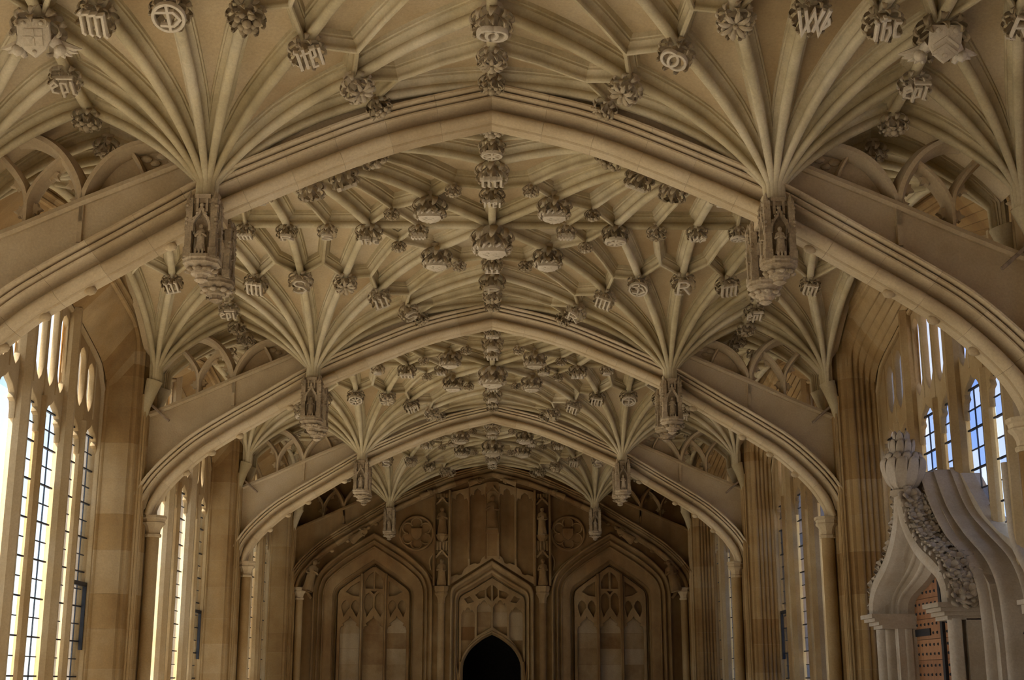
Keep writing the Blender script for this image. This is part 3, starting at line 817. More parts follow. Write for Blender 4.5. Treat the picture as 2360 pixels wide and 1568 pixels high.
def boss_body(leafy, seed):
    m = MB()
    m.lathe([(0.55, -1.0), (0.40, -0.5), (0.28, 0.0), (0.30, 0.30), (0.24, 0.40)], 10)
    leaf_ring(m, 9, 0.1+seed, [(0.45, -0.75), (0.80, -0.55), (1.02, -0.30), (0.98, -0.08), (0.82, -0.02)], [0.10, 0.19, 0.17, 0.14, 0.06], 0.06)
    leaf_ring(m, 9, 0.45+seed, [(0.38, -0.35), (0.66, -0.10), (0.90, 0.15), (0.95, 0.36), (0.82, 0.46)], [0.08, 0.15, 0.16, 0.12, 0.05], -0.06)
    if leafy:
        leaf_ring(m, 6, 0.2+seed, [(0.15, 0.25), (0.42, 0.40), (0.66, 0.55), (0.72, 0.40)], [0.10, 0.20, 0.17, 0.05], 0.12)
    return m.make('roof_boss', 'boss', 80)
BODY = {(l, s): boss_body(l, 0.3*s) for l in (False, True) for s in range(3)}
FACE = {}
for g, strokes in GL.items():
    m = MB()
    for st in strokes:
        m.sweep([(x*0.92, y*0.92, 0.50) for x, y in st], W3, [(-0.085, -0.14), (-0.085, 0.10), (-0.06, 0.13), (0.06, 0.13), (0.085, 0.10), (0.085, -0.14)])
    FACE[g] = m.make('carved_letters', 'boss_face', 40)
def leaf_face(n, seed):
    rnd = random.Random(seed); m = MB()
    for i in range(n):
        a = 2*PI*i/n + rnd.uniform(-.2, .2); r = rnd.uniform(.38, .55)
        m.ball((r*math.cos(a), r*math.sin(a), 0.48), rnd.uniform(.17, .26), 7, 5, (1, 1, 0.8))
    m.ball((0, 0, 0.55), 0.26, 8, 6)
    return m.make('carved_flower', 'boss', 60)
FACE['leaf'] = leaf_face(7, 1); FACE['flower'] = leaf_face(5, 4)
def petal_face():
    m = MB(); leaf_ring(m, 8, 0, [(0.10, 0.42), (0.40, 0.62), (0.72, 0.58), (0.86, 0.42)], [0.05, 0.14, 0.13, 0.03]); m.ball((0, 0, 0.55), 0.14, 8, 6)
    return m.make('carved_flower', 'boss', 60)
FACE['petal'] = petal_face()
def rope_face():
    m = MB()
    for i in range(16):
        a = 2*PI*i/16
        c, s_ = math.cos(a), math.sin(a)
        m.tube([(0.82*c+0.16*s_, 0.82*s_-0.16*c, 0.20), (0.92*c, 0.92*s_, 0.34), (0.82*c-0.16*s_, 0.82*s_+0.16*c, 0.48)], [0.06, 0.085, 0.06], 6)
    sh = [(-.62,.6),(-.2,.68),(.2,.68),(.62,.6),(.68,.1),(.5,-.4),(0,-.78),(-.5,-.4),(-.68,.1)]
    V = [(x, y, 0.30) for x, y in sh] + [(x, y, 0.62) for x, y in sh] + [(x*.6, y*.6, 0.70) for x, y in sh]
    n = len(sh); F = []
    for l in (0, 1): F += [(l*n+i, l*n+(i+1) % n, (l+1)*n+(i+1) % n, (l+1)*n+i) for i in range(n)]
    F.append(tuple(range(2*n, 3*n)))
    m.add(V, F)
    rnd = random.Random(3)
    for i in range(14): m.ball((rnd.uniform(-.4, .4), rnd.uniform(-.4, .45), 0.68), rnd.uniform(.06, .1), 6, 4, (1.3, 1, .6))
    return m.make('carved_shield', 'boss_face', 40)
FACE['rope'] = rope_face()
def slab_face():
    m = MB()
    m.box((-.75, -.35, 0.1), (.75, .45, 0.55))
    for i in range(4): m.box((-.62+.34*i, -.30, 0.55), (-.44+.34*i, .40, 0.68))
    return m.make('carved_letters', 'boss_face', 40)
FACE['box'] = slab_face()
def angel_face():
    m = MB()
    sh = [(-.62,.75),(.62,.75),(.62,-.05),(.40,-.42),(0,-.72),(-.40,-.42),(-.62,-.05)]
    n = len(sh)
    T = Matrix.Translation((0, 0.10, 0.55)) @ Matrix.Rotation(math.radians(-38), 4, 'X')
    m.add([(x, y, -.10) for x, y in sh] + [(x, y, .06) for x, y in sh] + [(x*.9, y*.9, .10) for x, y in sh],
          [(i, (i+1) % n, n+(i+1) % n, n+i) for i in range(n)] + [(n+i, n+(i+1) % n, 2*n+(i+1) % n, 2*n+i) for i in range(n)] + [tuple(range(2*n, 3*n))], T)
    return m, T
def angel_shield(style):
    m, T = angel_face()
    if style == 'chevron':
        for dy in (0.0, -0.28):
            V = [(-.5, -.1+dy+.1, .09), (0, .25+dy+.1, .09), (.5, -.1+dy+.1, .09), (.5, -.24+dy+.1, .09), (0, .11+dy+.1, .09), (-.5, -.24+dy+.1, .09)]
            m.add(V + [(a, b, .16) for a, b, c in V], [(0,1,4,5),(1,2,3,4),(6,11,10,7),(7,10,9,8),(0,6,7,1),(1,7,8,2),(2,8,9,3),(3,9,10,4),(4,10,11,5),(5,11,6,0)], T)
        for x, y in ((-.34, .55), (.34, .55), (0, -.42)): m.lathe([(.11, .08), (.11, .14), (.06, .16)], 10, T @ Matrix.Translation((x, y, 0)))
    else:
        m.box((-.36, -.25, .09), (.36, .38, .14), T); m.box((-.05, -.25, .13), (.05, .38, .17), T); m.box((-.36, .02, .13), (.36, .10, .17), T)
        for x, y in ((-.34, .6), (.34, .6), (0, -.5)): m.ball(T @ Vector((x, y, .11)), .10, 8, 5)
    return m.make('carved_shield', 'boss_face', 40)
FACE['angel_a'] = angel_shield('cross'); FACE['angel_b'] = angel_shield('chevron')
def angel_body(s):
    m = MB()
    m.ball((s*.82, -.50, .50), .24, 10, 8)
    m.tube([(s*.50, -.15, .25), (s*.80, -.55, .32), (s*.58, -.82, .58)], [.26, .24, .10], 8)
    for q in range(4):
        a = math.radians(-30 - 20*q)
        m.tube([(s*.78, -.40-.05*q, .15)] + [(s*(.78+t*math.cos(a)), -.40-.05*q+t*math.sin(a)*.7, .15+.12*math.sin(t*3)) for t in (.3, .6, .9)], [.12, .14, .12, .03], 6)
    return m.make('angel_supporter', 'boss_face', 50)
ANG = [angel_body(-1), angel_body(1)]

DESC = {'m': 'boss of upright black-letter strokes', 'iii': 'boss with three carved upright strokes', 'itei': 'boss with blocky carved letters', 'W': 'boss carved with a letter W', 'S': 'boss carved with a letter S',
        'R': 'boss carved with a letter R', 'P': 'boss carved with a letter P', 'OO': 'boss of interlaced carved rings', 'T': 'round monogram boss', 'ihc': 'boss with a carved monogram', 'epi': 'boss with carved letters', 'wheel': 'wheel-shaped openwork boss',
        'leaf': 'leafy carved boss', 'flower': 'flower boss', 'petal': 'open petal boss', 'rope': 'large rope-edged shield boss', 'box': 'square hollow boss', 'angel_a': 'angel boss with a quartered shield', 'angel_b': 'angel boss with a chevron shield'}
ORD = ['', 'first', 'second', 'third', 'fourth', 'fifth', 'sixth', 'seventh', 'eighth', 'ninth']
FANORD = {'S180': 1, 'S160': 2, 'S132': 3, 'R110': 4, 'R90': 5, 'R70': 6, 'R50': 7, 'R20': 8, 'R0': 9}
DEF = {'R0': 'leaf', 'R20': 'flower', 'R50': 'iii', 'R70': 'petal', 'R90': 'S', 'R110': 'm', 'S132': 'flower', 'S160': 'epi', 'S180': 'leaf', 'V110': 'iii', 'S200': 'leaf',
       'D1': 'rope', 'D2': 'leaf', 'D3': 'leaf', 'G1': 'leaf', 'G2': 'petal', 'G3': 'R', 'G4': 'm', 'Mc': 'rope', 'M5': 'box', 'M4': 'ihc', 'M3': 'S', 'M2': 'R', 'M1': 'm', 'M0': 'wheel'}
SPEC = {
 (2, -1, 0): {'R110': 'm', 'R90': 'T', 'R70': 'leaf', 'R50': 'itei', 'R20': 'petal', 'S132': 'angel_a', 'S160': 'epi', 'G3': 'OO', 'G2': 'petal', 'G1': 'leaf'},
 (2, 1, 0): {'R110': 'ihc', 'R90': 'W', 'R70': 'petal', 'R50': 'OO', 'R20': 'petal', 'S132': 'angel_b', 'S160': 'epi', 'V110': 'R'},
 (2, -1, 1): {'G3': 'm', 'G4': 'itei', 'G2': 'wheel', 'R50': 'm', 'M4': 'ihc', 'M3': 'S', 'M2': 'R', 'M1': 'm', 'M5': 'box', 'R20': 'leaf'},
 (2, 1, 1): {'M5': 'box', 'M4': 'wheel', 'M3': 'petal', 'M2': 'W', 'M1': 'wheel', 'R50': 'm', 'R20': 'leaf'},
 (3, -1, 0): {'R110': 'm', 'R90': 'S', 'R70': 'petal', 'R50': 'iii', 'R20': 'S', 'G3': 'P', 'G4': 'iii', 'V110': 'iii'},
 (3, 1, 0): {'R110': 'm', 'R90': 'R', 'R70': 'T', 'R50': 'm', 'R20': 'R', 'V110': 'm'},
 (4, -1, 0): {'R90': 'wheel', 'R70': 'petal', 'R50': 'itei', 'R20': 'leaf'}, (4, 1, 0): {'R90': 'T', 'R70': 'm', 'R50': 'm', 'R20': 'petal', 'R110': 'wheel'},
 (3, -1, 1): {'G2': 'OO', 'M4': 'm', 'M5': 'iii'}, (3, 1, 1): {'M4': 'iii', 'M5': 'wheel'},
 (5, -1, 0): {'R70': 'petal', 'R50': 'leaf'}, (5, 1, 0): {'R70': 'm', 'R50': 'leaf'},
}
BR = {'R0': .085, 'R20': .105, 'R50': .11, 'R70': .11, 'R90': .115, 'R110': .115, 'S132': .15, 'S160': .10, 'S180': .095, 'V110': .10, 'S200': .07,
      'D1': .138, 'D2': .065, 'D3': .065, 'G1': .085, 'G2': .095, 'G3': .125, 'G4': .10, 'Mc': .18, 'M5': .085, 'M4': .115, 'M3': .085, 'M2': .09, 'M1': .085, 'M0': .085}
SKIP = set()
BAYX = {1: 'before the nearest arch', 2: 'between the nearest and second arches', 3: 'between the second and third arches', 4: 'beyond the third arch'}
def boss_label(kind, n, k, side, back):
    sdn = 'left' if side < 0 else 'right'
    wh = ('behind' if back else 'before') + ' the ' + {2: 'nearest arch', 3: 'second arch', 4: 'third arch', 5: 'end wall'}[k]
    d = DESC[kind]
    bay = BAYX[k if back else k-1]
    if n in FANORD: return '%s, %s from the wall, %s fan %s' % (d, ORD[FANORD[n]], sdn, wh)
    if n == 'V110': return '%s on the %s wall fan %s' % (d, sdn, wh)
    if n == 'S200': return 'small %s on the %s side ridge %s' % (d, sdn, wh)
    if n == 'D1': return '%s on the %s diagonal rib %s' % (d, sdn, wh)
    if n == 'D2': return 'small %s inside the %s shield boss %s' % (d, sdn, wh)
    if n == 'D3': return 'small %s outside the %s shield boss %s' % (d, sdn, wh)
    if n in ('G1', 'G2', 'G3', 'G4'): return '%s, %s on the centre ridge %s' % (d, ORD[int(n[1])], wh)
    if n == 'Mc': return 'great central %s %s' % (d, bay)
    return '%s, %s %s of centre, cross ridge %s' % (d, ORD[{'M5': 1, 'M4': 2, 'M3': 3, 'M2': 4, 'M1': 5, 'M0': 6}[n]], sdn, wh.replace('behind', 'beyond'))
cam_inv = (Matrix.Translation(cam.location) @ cam.rotation_euler.to_matrix().to_4x4()).inverted()
def in_view(p, pad=60):
    q = cam_inv @ Vector(p)
    if q.z > -0.5: return False
    x = 1180 + 3090*q.x/-q.z; y = 784 - 3090*q.y/-q.z
    return -pad < x < 2360+pad and -pad < y < 1568+pad
boss_points = []
for k in range(2, 6):
    for back in (0, 1):
        if k == 5 and back: continue
        for side in (-1, 1):
            mt = unit_mtx(k, side, back)
            kinds = dict(DEF); kinds.update(SPEC.get((k, side, back), {}))
            for n, kind in kinds.items():
                if n[0] == 'G' and side > 0: continue
                if n[0] == 'M' and not back: continue
                if n == 'Mc' and side > 0: continue
                x, y = NP[n]
                P = mt @ Vector((x, y, zl(x, y) - 0.0))
                if not in_view(P): continue
                if (k, side, back, n) in SKIP: continue
                e = exposed(x, y)
                if n[0] == 'S' or n in ('Mc',) or n[0] in 'MG': e = Vector((0, e.y, e.z))
                e = (mt.to_3x3() @ Vector((e.x*2.2, e.y*2.6, e.z))).normalized()
                up = Vector((0, -1, 0)); up = (up - e*e.dot(up)).normalized()
                rt = up.cross(e)
                R = BR[n]
                o_ = P + e*(0.055 if n != 'Mc' else 0.08)*(R/0.11)
                mtx = frame(rt*R, up*R, e*R, o_)
                body = put('roof_boss', BODY[(kind in ('leaf', 'petal'), (k+len(boss_points)) % 3)], None, mtx)
                tag(body, boss_label(kind, n, k, side, back), 'boss', 'carved vault bosses')
                put({'leaf': 'carved_flower', 'flower': 'carved_flower', 'petal': 'carved_flower', 'rope': 'carved_shield', 'angel_a': 'carved_shield', 'angel_b': 'carved_shield'}.get(kind, 'carved_letters'), FACE[kind], body)
                if kind.startswith('angel'):
                    for a_ in ANG: put('angel_supporter', a_, body)
                boss_points.append((k, side, back, n))

# ================================================================== carved figures
def statue_mesh(h, seed, mat, arms=True):
    rnd = random.Random(seed)
    rings = [(0, .150, .115), (.03, .160, .120), (.18, .140, .105), (.36, .122, .095), (.50, .120, .092), (.60, .128, .092), (.70, .140, .088), (.765, .125, .078), (.80, .070, .058), (.825, .044, .044), (.845, .050, .055), (.875, .064, .074), (.915, .070, .080), (.955, .062, .070), (.985, .036, .042), (1.0, .008, .008)]
    n = 20; m = MB(); V = []; F = []
    ph = rnd.uniform(0, 6); lean = rnd.uniform(-.02, .02)
    for z, a, b in rings:
        fold = 0.11*max(0, 1 - z/0.62)
        for i in range(n):
            t = 2*PI*i/n
            f = 1 + fold*math.sin(7*t + ph + z*3) + fold*0.5*math.sin(11*t)
            V.append((a*f*1.12*math.cos(t)*h + lean*math.sin(z*3)*h, b*f*math.sin(t)*h + (0.012*h if z > .83 else 0), z*h))
    for j in range(len(rings)-1):
        for i in range(n): F.append((j*n+i, j*n+(i+1) % n, (j+1)*n+(i+1) % n, (j+1)*n+i))
    F.append(tuple(reversed(range(n)))); F.append(tuple((len(rings)-1)*n+i for i in range(n)))
    m.add(V, F)
    if arms:
        for s in (-1, 1):
            up = rnd.uniform(.50, .62)
            m.tube([(s*.115*h, 0, .74*h), (s*.165*h, -.03*h, .56*h), (s*.10*h, -.12*h, up*h), (s*.045*h, -.145*h, (up+.02)*h)], [.045*h, .048*h, .036*h, .026*h], 8)
        m.box((-.05*h, -.165*h, .52*h), (.05*h, -.125*h, .66*h))
    # nose, hair
    m.ball((0, -.075*h+.012*h, .905*h), .016*h, 6, 4, (1, 1.2, 1.6))
    return m.make('robed_figure', mat, 60)

# ================================================================== pendants
def pendant_parts():
    P = []
    core = MB().lathe([(0.070, -0.42), (0.058, -0.36), (0.058, -0.20), (0.085, -0.12), (0.095, 0.0)], 4, ph=PI/4)
    P.append(('lantern_core', core.make('lantern_core', 'pendant', 30)))
    for i in range(4):
        a = PI/4 + i*PI/2
        T = Matrix.Translation((math.cos(a)*0.112, math.sin(a)*0.112, 0)) @ Matrix.Rotation(i*PI/2, 4, 'Z')
        m = MB()
        m.box((-.022, -.022, -.42), (.018, .018, -.03), T); m.box((-.026, -.026, -.42), (.024, .024, -.36), T); m.box((-.024, -.024, -.25), (.022, .022, -.225), T)
        m.box((-.024, -.024, -.12), (.021, .021, -.10), T)
        for q in (-.20, -.17, -.08): m.ball(T @ Vector((.012, .012, q)), .015, 6, 4)
        m.lathe([(.026, -.045), (.014, -.01), (.001, .03)], 4, T)
        P.append(('buttress', m.make('buttress', 'pendant', 30)))
    for i in range(4):
        can = MB()
        T = Matrix.Rotation(i*PI/2, 4, 'Z') @ frame((1,0,0), (0,0,1), (0,-1,0), (0,-0.088,0))
        q = MB().sweep([(-.056, -.25, 0), (-.054, -.20, 0), (-.038, -.165, 0), (-.014, -.135, 0), (0, -.09, 0), (.014, -.135, 0), (.038, -.165, 0), (.054, -.20, 0), (.056, -.25, 0)], W3, [(-.008, -.02), (-.008, .014), (.008, .014), (.008, -.02)])
        can.add(q.V, q.F, T)
        can.ball(T @ Vector((0, -.078, 0.004)), .016, 6, 5)
        for sx in (-1, 1):
            for (cx_, cy_) in ((.026, -.135), (.046, -.168), (.012, -.11)): can.ball(T @ Vector((sx*cx_, cy_, 0.008)), .011, 6, 4)
            can.box((sx*.030-.008, -.12, -.03), (sx*.030+.008, -.03, .004), T)
        can.box((-.058, -.06, -.035), (.058, -.03, -.010), T)
        can.box((-.05, -.03, -.03), (.05, .0, -.002), T)
        P.append(('canopy', can.make('canopy', 'pendant', 40)))
    P.append(('corbel', MB().lathe([(0.09, -.40), (.122, -.405), (.126, -.425), (.118, -.435), (.122, -.452), (.105, -.462), (.085, -.475), (.090, -.488), (.070, -.498), (.066, -.515), (.045, -.522), (.038, -.540), (.045, -.552), (.02, -.566), (.004, -.572)], 8, ph=PI/8).make('corbel', 'pendant', 30)))
    cr = MB()
    for i in range(8):
        T = Matrix.Rotation(i*PI/4, 4, 'Z')
        for q in (-.022, 0, .022): cr.box((q-.006, -.112, -.405), (q+.006, -.098, -.375), T)
    P.append(('parapet', cr.make('parapet', 'pendant', 30)))
    tip = MB()
    for i in range(8):
        a = i*PI/4
        tip.ball((.085*math.cos(a), .085*math.sin(a), -.492), .020, 6, 5, (1.2, 1.2, .8))
    P.append(('carved_leafwork', tip.make('carved_leafwork', 'pendant', 60)))
    return P
PEND = pendant_parts()
STAT = statue_mesh(0.185, 5, 'pendant')
for k in range(2, 6):
    for sd in (-1, 1):
        p = empty('hanging_pendant', Matrix.Translation((sd*PX, YK[k], ZS)))
        where = {2: 'under the nearest arch', 3: 'under the second arch', 4: 'under the third arch', 5: 'on the end wall arch'}[k]
        tag(p, 'carved lantern pendant with niche statuettes hanging %s, on the %s' % (where, 'left' if sd < 0 else 'right'), 'pendant', 'lantern pendants')
        for dy in ((-0.23, 0.23) if k < 5 else (-0.23,)):
            T = Matrix.Translation((0, dy, 0.0))
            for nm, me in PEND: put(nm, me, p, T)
            for a in (0, PI/2, -PI/2) if dy < 0 else (PI, PI/2, -PI/2):
                put('statuette', STAT, p, T @ Matrix.Rotation(a, 4, 'Z') @ Matrix.Translation((0, -0.078, -0.385)))
        put('springer_block', MB().box((-.075, -.21, -.08), (.075, .21, .05)).make('springer_block', 'arch', 0), p)

# iron ties beside the tracery
tie_me = MB().tube([(-3.66, 4.50, 0.16), (-3.30, 4.19, 0.16)], 0.013, 8).make('iron_tie', 'tie')
for k in (2, 3, 4):
    for sd in (-1, 1):
        o = put('iron_tie', tie_me, None, F_END(YK[k]) @ (Matrix.Identity(4) if sd < 0 else MIRX))
        tag(o, 'slanting iron tie rod at the wall end of the %s arch, %s side' % (ARCH[k], 'left' if sd < 0 else 'right'), 'tie rod', 'iron tie rods')

# ================================================================== end wall
YE = YK[5] + 0.10
EF = F_END(YE)
we = empty('wall_end', EF)
tag(we, 'carved stone end wall with blind windows and a dark doorway', 'wall', kind='structure')
def mir(h): return [(-u, v) for u, v in h] + [(u, v) for u, v in reversed(h[:-1])]
BW_O = [(1.07, 0.0), (1.07, 2.2), (1.07, 3.10), (1.05, 3.30), (0.94, 3.54), (0.62, 3.83), (0.30, 4.04), (0.0, 4.22)]
BW_I = [(0.66, 0.0), (0.66, 2.2), (0.66, 3.04), (0.655, 3.12), (0.61, 3.22), (0.40, 3.38), (0.19, 3.52), (0.0, 3.65)]
CW_O = [(0.745, 0.0), (0.745, 2.2), (0.745, 3.10), (0.735, 3.18), (0.68, 3.28), (0.42, 3.45), (0.20, 3.59), (0.0, 3.72)]
CW_I = [(0.60, 0.0), (0.60, 2.2), (0.60, 2.95), (0.59, 3.03), (0.54, 3.11), (0.34, 3.22), (0.16, 3.33), (0.0, 3.43)]
def dense(h):
    o = h[:2] + cat(h[2:], 5)
    return mir(o)
def shift(p, du): return [(u+du, v) for u, v in p]
def loft(outer, inner, prof, du, name, mat):
    V = []; F = []; k = len(prof)
    for (a, b), (c, d) in zip(outer, inner):
        for t, w in prof: V.append((a+(c-a)*t+du, b+(d-b)*t, w))
    for i in range(len(outer)-1):
        for j in range(k-1): F.append((i*k+j, i*k+j+1, (i+1)*k+j+1, (i+1)*k+j))
    return mesh(name, V, F, mat, 40)
def steps(spec):
    # spec: (t0, t1, w0, w1, kind)
    out = []
    for t0, t1, w0, w1, kd in spec:
        if kd == 'r':
            for i in range(7):
                a = PI*i/6; out.append((t0+(t1-t0)*(1-math.cos(a))/2, w0+(w1-w0)*i/6 + math.sin(a)*0.028))
        elif kd == 'h':
            for i in range(7):
                a = PI*i/6; out.append((t0+(t1-t0)*i/6, w0+(w1-w0)*(1-math.cos(a))/2 - math.sin(a)*0.03))
        else: out += [(t0, w0), (t1, w1)]
    return out
ORD_B = steps([(0.0, 0.0, 0.0, 0.07, 'l'), (0.0, 0.10, 0.07, 0.07, 'r'), (0.10, 0.22, 0.05, 0.03, 'h'), (0.22, 0.29, 0.03, 0.03, 'r'), (0.29, 0.40, 0.02, -0.03, 'h'), (0.40, 0.47, -0.03, -0.03, 'r'), (0.47, 0.55, -0.04, -0.05, 'l'), (0.55, 0.82, -0.05, -0.09, 'l'), (0.82, 0.86, -0.14, -0.14, 'l'), (0.86, 0.98, -0.15, -0.19, 'h'), (0.98, 1.0, -0.16, -0.30, 'l')])
ORD_C = steps([(0.0, 0.0, 0.0, 0.08, 'l'), (0.0, 0.28, 0.08, 0.08, 'r'), (0.28, 0.52, 0.06, 0.02, 'h'), (0.52, 0.75, 0.02, 0.02, 'r'), (0.75, 0.95, 0.0, -0.05, 'h'), (0.95, 1.0, -0.05, -0.2, 'l')])
bo, bi = dense(BW_O), dense(BW_I); co, ci = dense(CW_O), dense(CW_I)
DOORW = [(0.55, 0.0), (0.55, 1.3), (0.55, 1.70), (0.54, 1.92), (0.47, 2.09), (0.36, 2.23), (0.18, 2.37), (0.0, 2.46)]
dw = dense(DOORW)
outer = [(-4.3, 0.0)]
def inset(p): return [(u, max(v, 0.02)) for u, v in p]
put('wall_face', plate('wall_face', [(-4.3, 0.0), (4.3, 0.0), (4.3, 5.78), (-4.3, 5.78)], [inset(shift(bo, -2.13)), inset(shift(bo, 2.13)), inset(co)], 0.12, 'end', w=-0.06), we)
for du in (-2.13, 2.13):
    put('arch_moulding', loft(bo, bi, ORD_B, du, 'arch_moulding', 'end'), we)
    put('recess_back', MB().box((du-0.8, 0, -0.34), (du+0.8, 3.75, -0.27)).make('recess_back', 'end', 0), we)
    # blind tracery: three tall panels with ogee heads and small panels above
    edges = [-0.655, -0.215, 0.215, 0.655]
    holes = []
    for i in range(3):
        a, b = edges[i]+0.03, edges[i+1]-0.03
        c = (a+b)/2; h = (b-a)/2
        if i == 0: a += 0.03
        if i == 2: b -= 0.03
        c = (a+b)/2; h = (b-a)/2
        holes.append([(a, 0.05), (b, 0.05), (b, 2.50), (c+h*.9, 2.56), (c+h*.62, 2.585), (c+h*.72, 2.62), (c+h*.4, 2.665), (c+h*.12, 2.70), (c, 2.745), (c-h*.12, 2.70), (c-h*.4, 2.665), (c-h*.72, 2.62), (c-h*.62, 2.585), (c-h*.9, 2.56), (a, 2.50)])
        top = 3.16 if i == 1 else 3.03
        for s in (-1, 1):
            cc = c + s*h*0.5; hh = h*0.40
            zb = 2.74
            holes.append([(cc+s*hh*.4, zb), (cc+hh, zb+.10) if s > 0 else (cc+hh*.55, zb+.12), (cc+hh, zb+.16), (cc+hh, top-.09), (cc+hh*.6, top-.03), (cc, top), (cc-hh*.6, top-.03), (cc-hh, top-.09), (cc-hh, zb+.16)])
        if i == 1:
            for s in (-1, 1): holes.append([(s*.02, 3.24), (s*.15, 3.24), (s*.16, 3.36), (s*.10, 3.47), (s*.02, 3.53)])
            holes.append([(-.05, 3.19), (0, 3.14), (.05, 3.19), (0, 3.225)])
        else:
            s = -1 if i == 0 else 1
            holes.append([(s*.27, 3.10), (s*.40, 3.12), (s*.50, 3.18), (s*.42, 3.27), (s*.27, 3.36)])
    inner_out = [(u*0.985, min(v, 3.63)) for u, v in bi]
    pl = plate('blind_tracery', inner_out, holes, 0.09, 'end', 0.010, w=-0.235)
    put('blind_tracery', pl, we, Matrix.Translation((du, 0, 0)))
    for s in (-0.215, 0.215): put('mullion', line2([(du+s, 0.05), (du+s, 3.50)], BAR(0.026, 0.055), 'mullion', 'end', w=-0.18), we)
zb_ = [0.0, 0.55, 0.95, 1.30, 1.62, 1.90, 2.18, 2.45, 2.72]
for du in (-2.13, 2.13):
    for i in range(3):
        for a, b in zip(zb_[:-1], zb_[1:]):
            put('stone_block', MB().box((du-0.655+0.44*i, a+.002, -0.30), (du-0.655+0.44*(i+1)-.003, b-.002, -0.262)).make('stone_block', 'endpale', 0), we)
for i in range(4):
    for a, b in zip((2.32, 2.56, 2.82), (2.56, 2.82, 3.06)):
        if i in (1, 2) and a < 2.5: continue
        put('stone_block', MB().box((-0.60+0.30*i, a+.002, -0.19), (-0.60+0.30*(i+1)-.003, b-.002, -0.168)).make('stone_block', 'endpale', 0), we)
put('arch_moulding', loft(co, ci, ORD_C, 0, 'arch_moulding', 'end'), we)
# middle: door arch with blind panels above
cp_holes = [inset(dw)]
ed = [-0.57, -0.29, 0.0, 0.29, 0.57]
def dtop(u): return float(np.interp(abs(u), [0, .18, .36, .47, .54, .56], [2.46, 2.37, 2.23, 2.09, 1.92, 1.3]))
for i in range(4):
    a, b = ed[i]+0.02, ed[i+1]-0.02
    c = (a+b)/2; h = (b-a)/2
    tp = 3.02 if i in (1, 2) else 2.90
    outerside = a if i < 2 else b
    low = [(a, dtop(a)+0.10), (c, dtop(c)+0.08), (b, dtop(b)+0.10)]
    if i == 0: low[0] = (a, 2.0)
    if i == 3: low[2] = (b, 2.0)
    cp_holes.append(low + [(b, tp-.12), (c+h*.6, tp-.05), (c+h*.45, tp-.07), (c+h*.2, tp-.01), (c, tp), (c-h*.2, tp-.01), (c-h*.45, tp-.07), (c-h*.6, tp-.05), (a, tp-.12)])
for s in (-1, 1):
    cp_holes.append([(s*.02, 3.02), (s*.10, 3.10), (s*.10, 3.22), (s*.06, 3.27), (s*.02, 3.29)])
    cp_holes.append([(s*.13, 3.07), (s*.24, 3.05), (s*.30, 3.12), (s*.22, 3.18), (s*.13, 3.2)])
    cp_holes.append([(s*.33, 3.0), (s*.44, 2.97), (s*.50, 3.05), (s*.40, 3.10)])
put('blind_tracery', plate('blind_tracery', [(u*.99, v) for u, v in ci], cp_holes, 0.07, 'end', 0.008, w=-0.13), we)
put('recess_back', plate('recess_back', [(-.7, 0), (.7, 0), (.7, 3.3), (0, 3.5), (-.7, 3.3)], [inset(dw)], 0.05, 'end', w=-0.20), we)
for s in (-1, 1): put('recess_back', MB().box((min(s*.5, s*.85), 1.9, -0.26), (max(s*.5, s*.85), 3.3, -0.215)).make('recess_back', 'end', 0), we)
put('door_moulding', line2(dw, [(-0.035, -0.3), (-0.035, 0.0), (-0.02, 0.03), (0.0, 0.035), (0.012, 0.02), (0.015, -0.02), (0.03, -0.05), (0.03, -0.3)], 'door_moulding', 'end', w=-0.10), we)
for s in (-1, 1):   # little pointed drops beside the door arch
    put('door_drop', line2([(s*.72, 2.16), (s*.63, 1.85), (s*.60, 1.62), (s*.585, 1.62), (s*.56, 1.95)], ROLL(.018), 'door_drop', 'end', w=-0.03), we)
# passage beyond the door, its shade put into a near-black colour
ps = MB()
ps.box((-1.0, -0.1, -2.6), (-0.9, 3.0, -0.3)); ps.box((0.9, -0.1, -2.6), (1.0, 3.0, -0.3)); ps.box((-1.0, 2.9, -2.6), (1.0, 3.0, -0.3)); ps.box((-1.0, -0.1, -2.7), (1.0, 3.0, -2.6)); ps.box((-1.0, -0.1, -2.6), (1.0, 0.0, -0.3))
put('shade_painted_passage', ps.make('shade_painted_passage', 'dark', 0), we)
# panelling over the door
pan_outer = [(0.0, 3.76), (0.74, 3.30), (0.77, 3.30), (0.77, 4.95), (0.42, 5.04), (0.13, 5.12), (-0.13, 5.12), (-0.42, 5.04), (-0.77, 4.95), (-0.77, 3.30), (-0.74, 3.30)]
ph_ = []
for s in (-1, 1):
    for (a, b, zb, zt) in ((0.13, 0.40, 3.74, 5.02), (0.44, 0.74, 3.48, 4.94)):
        c = (a+b)/2; h = (b-a)/2
        zz = lambda u: 3.89 - 0.62*u
        H = [(a, zz(a)), (c-h*.55, zz(c-h*.55)-.01), (c-h*.3, zz(c)-.05), (c, zz(c)-.065), (c+h*.3, zz(c)-.05), (c+h*.55, zz(c+h*.55)-.01), (b, zz(b)), (b, zt-.16), (c+h*.85, zt-.10), (c+h*.5, zt-.12), (c+h*.4, zt-.04), (c, zt), (c-h*.4, zt-.04), (c-h*.5, zt-.12), (c-h*.85, zt-.10), (a, zt-.16)]
        ph_.append([(s*u, v) for u, v in H])
put('panelling', plate('panelling', pan_outer, ph_, 0.06, 'end', 0.008, w=0.035), we)
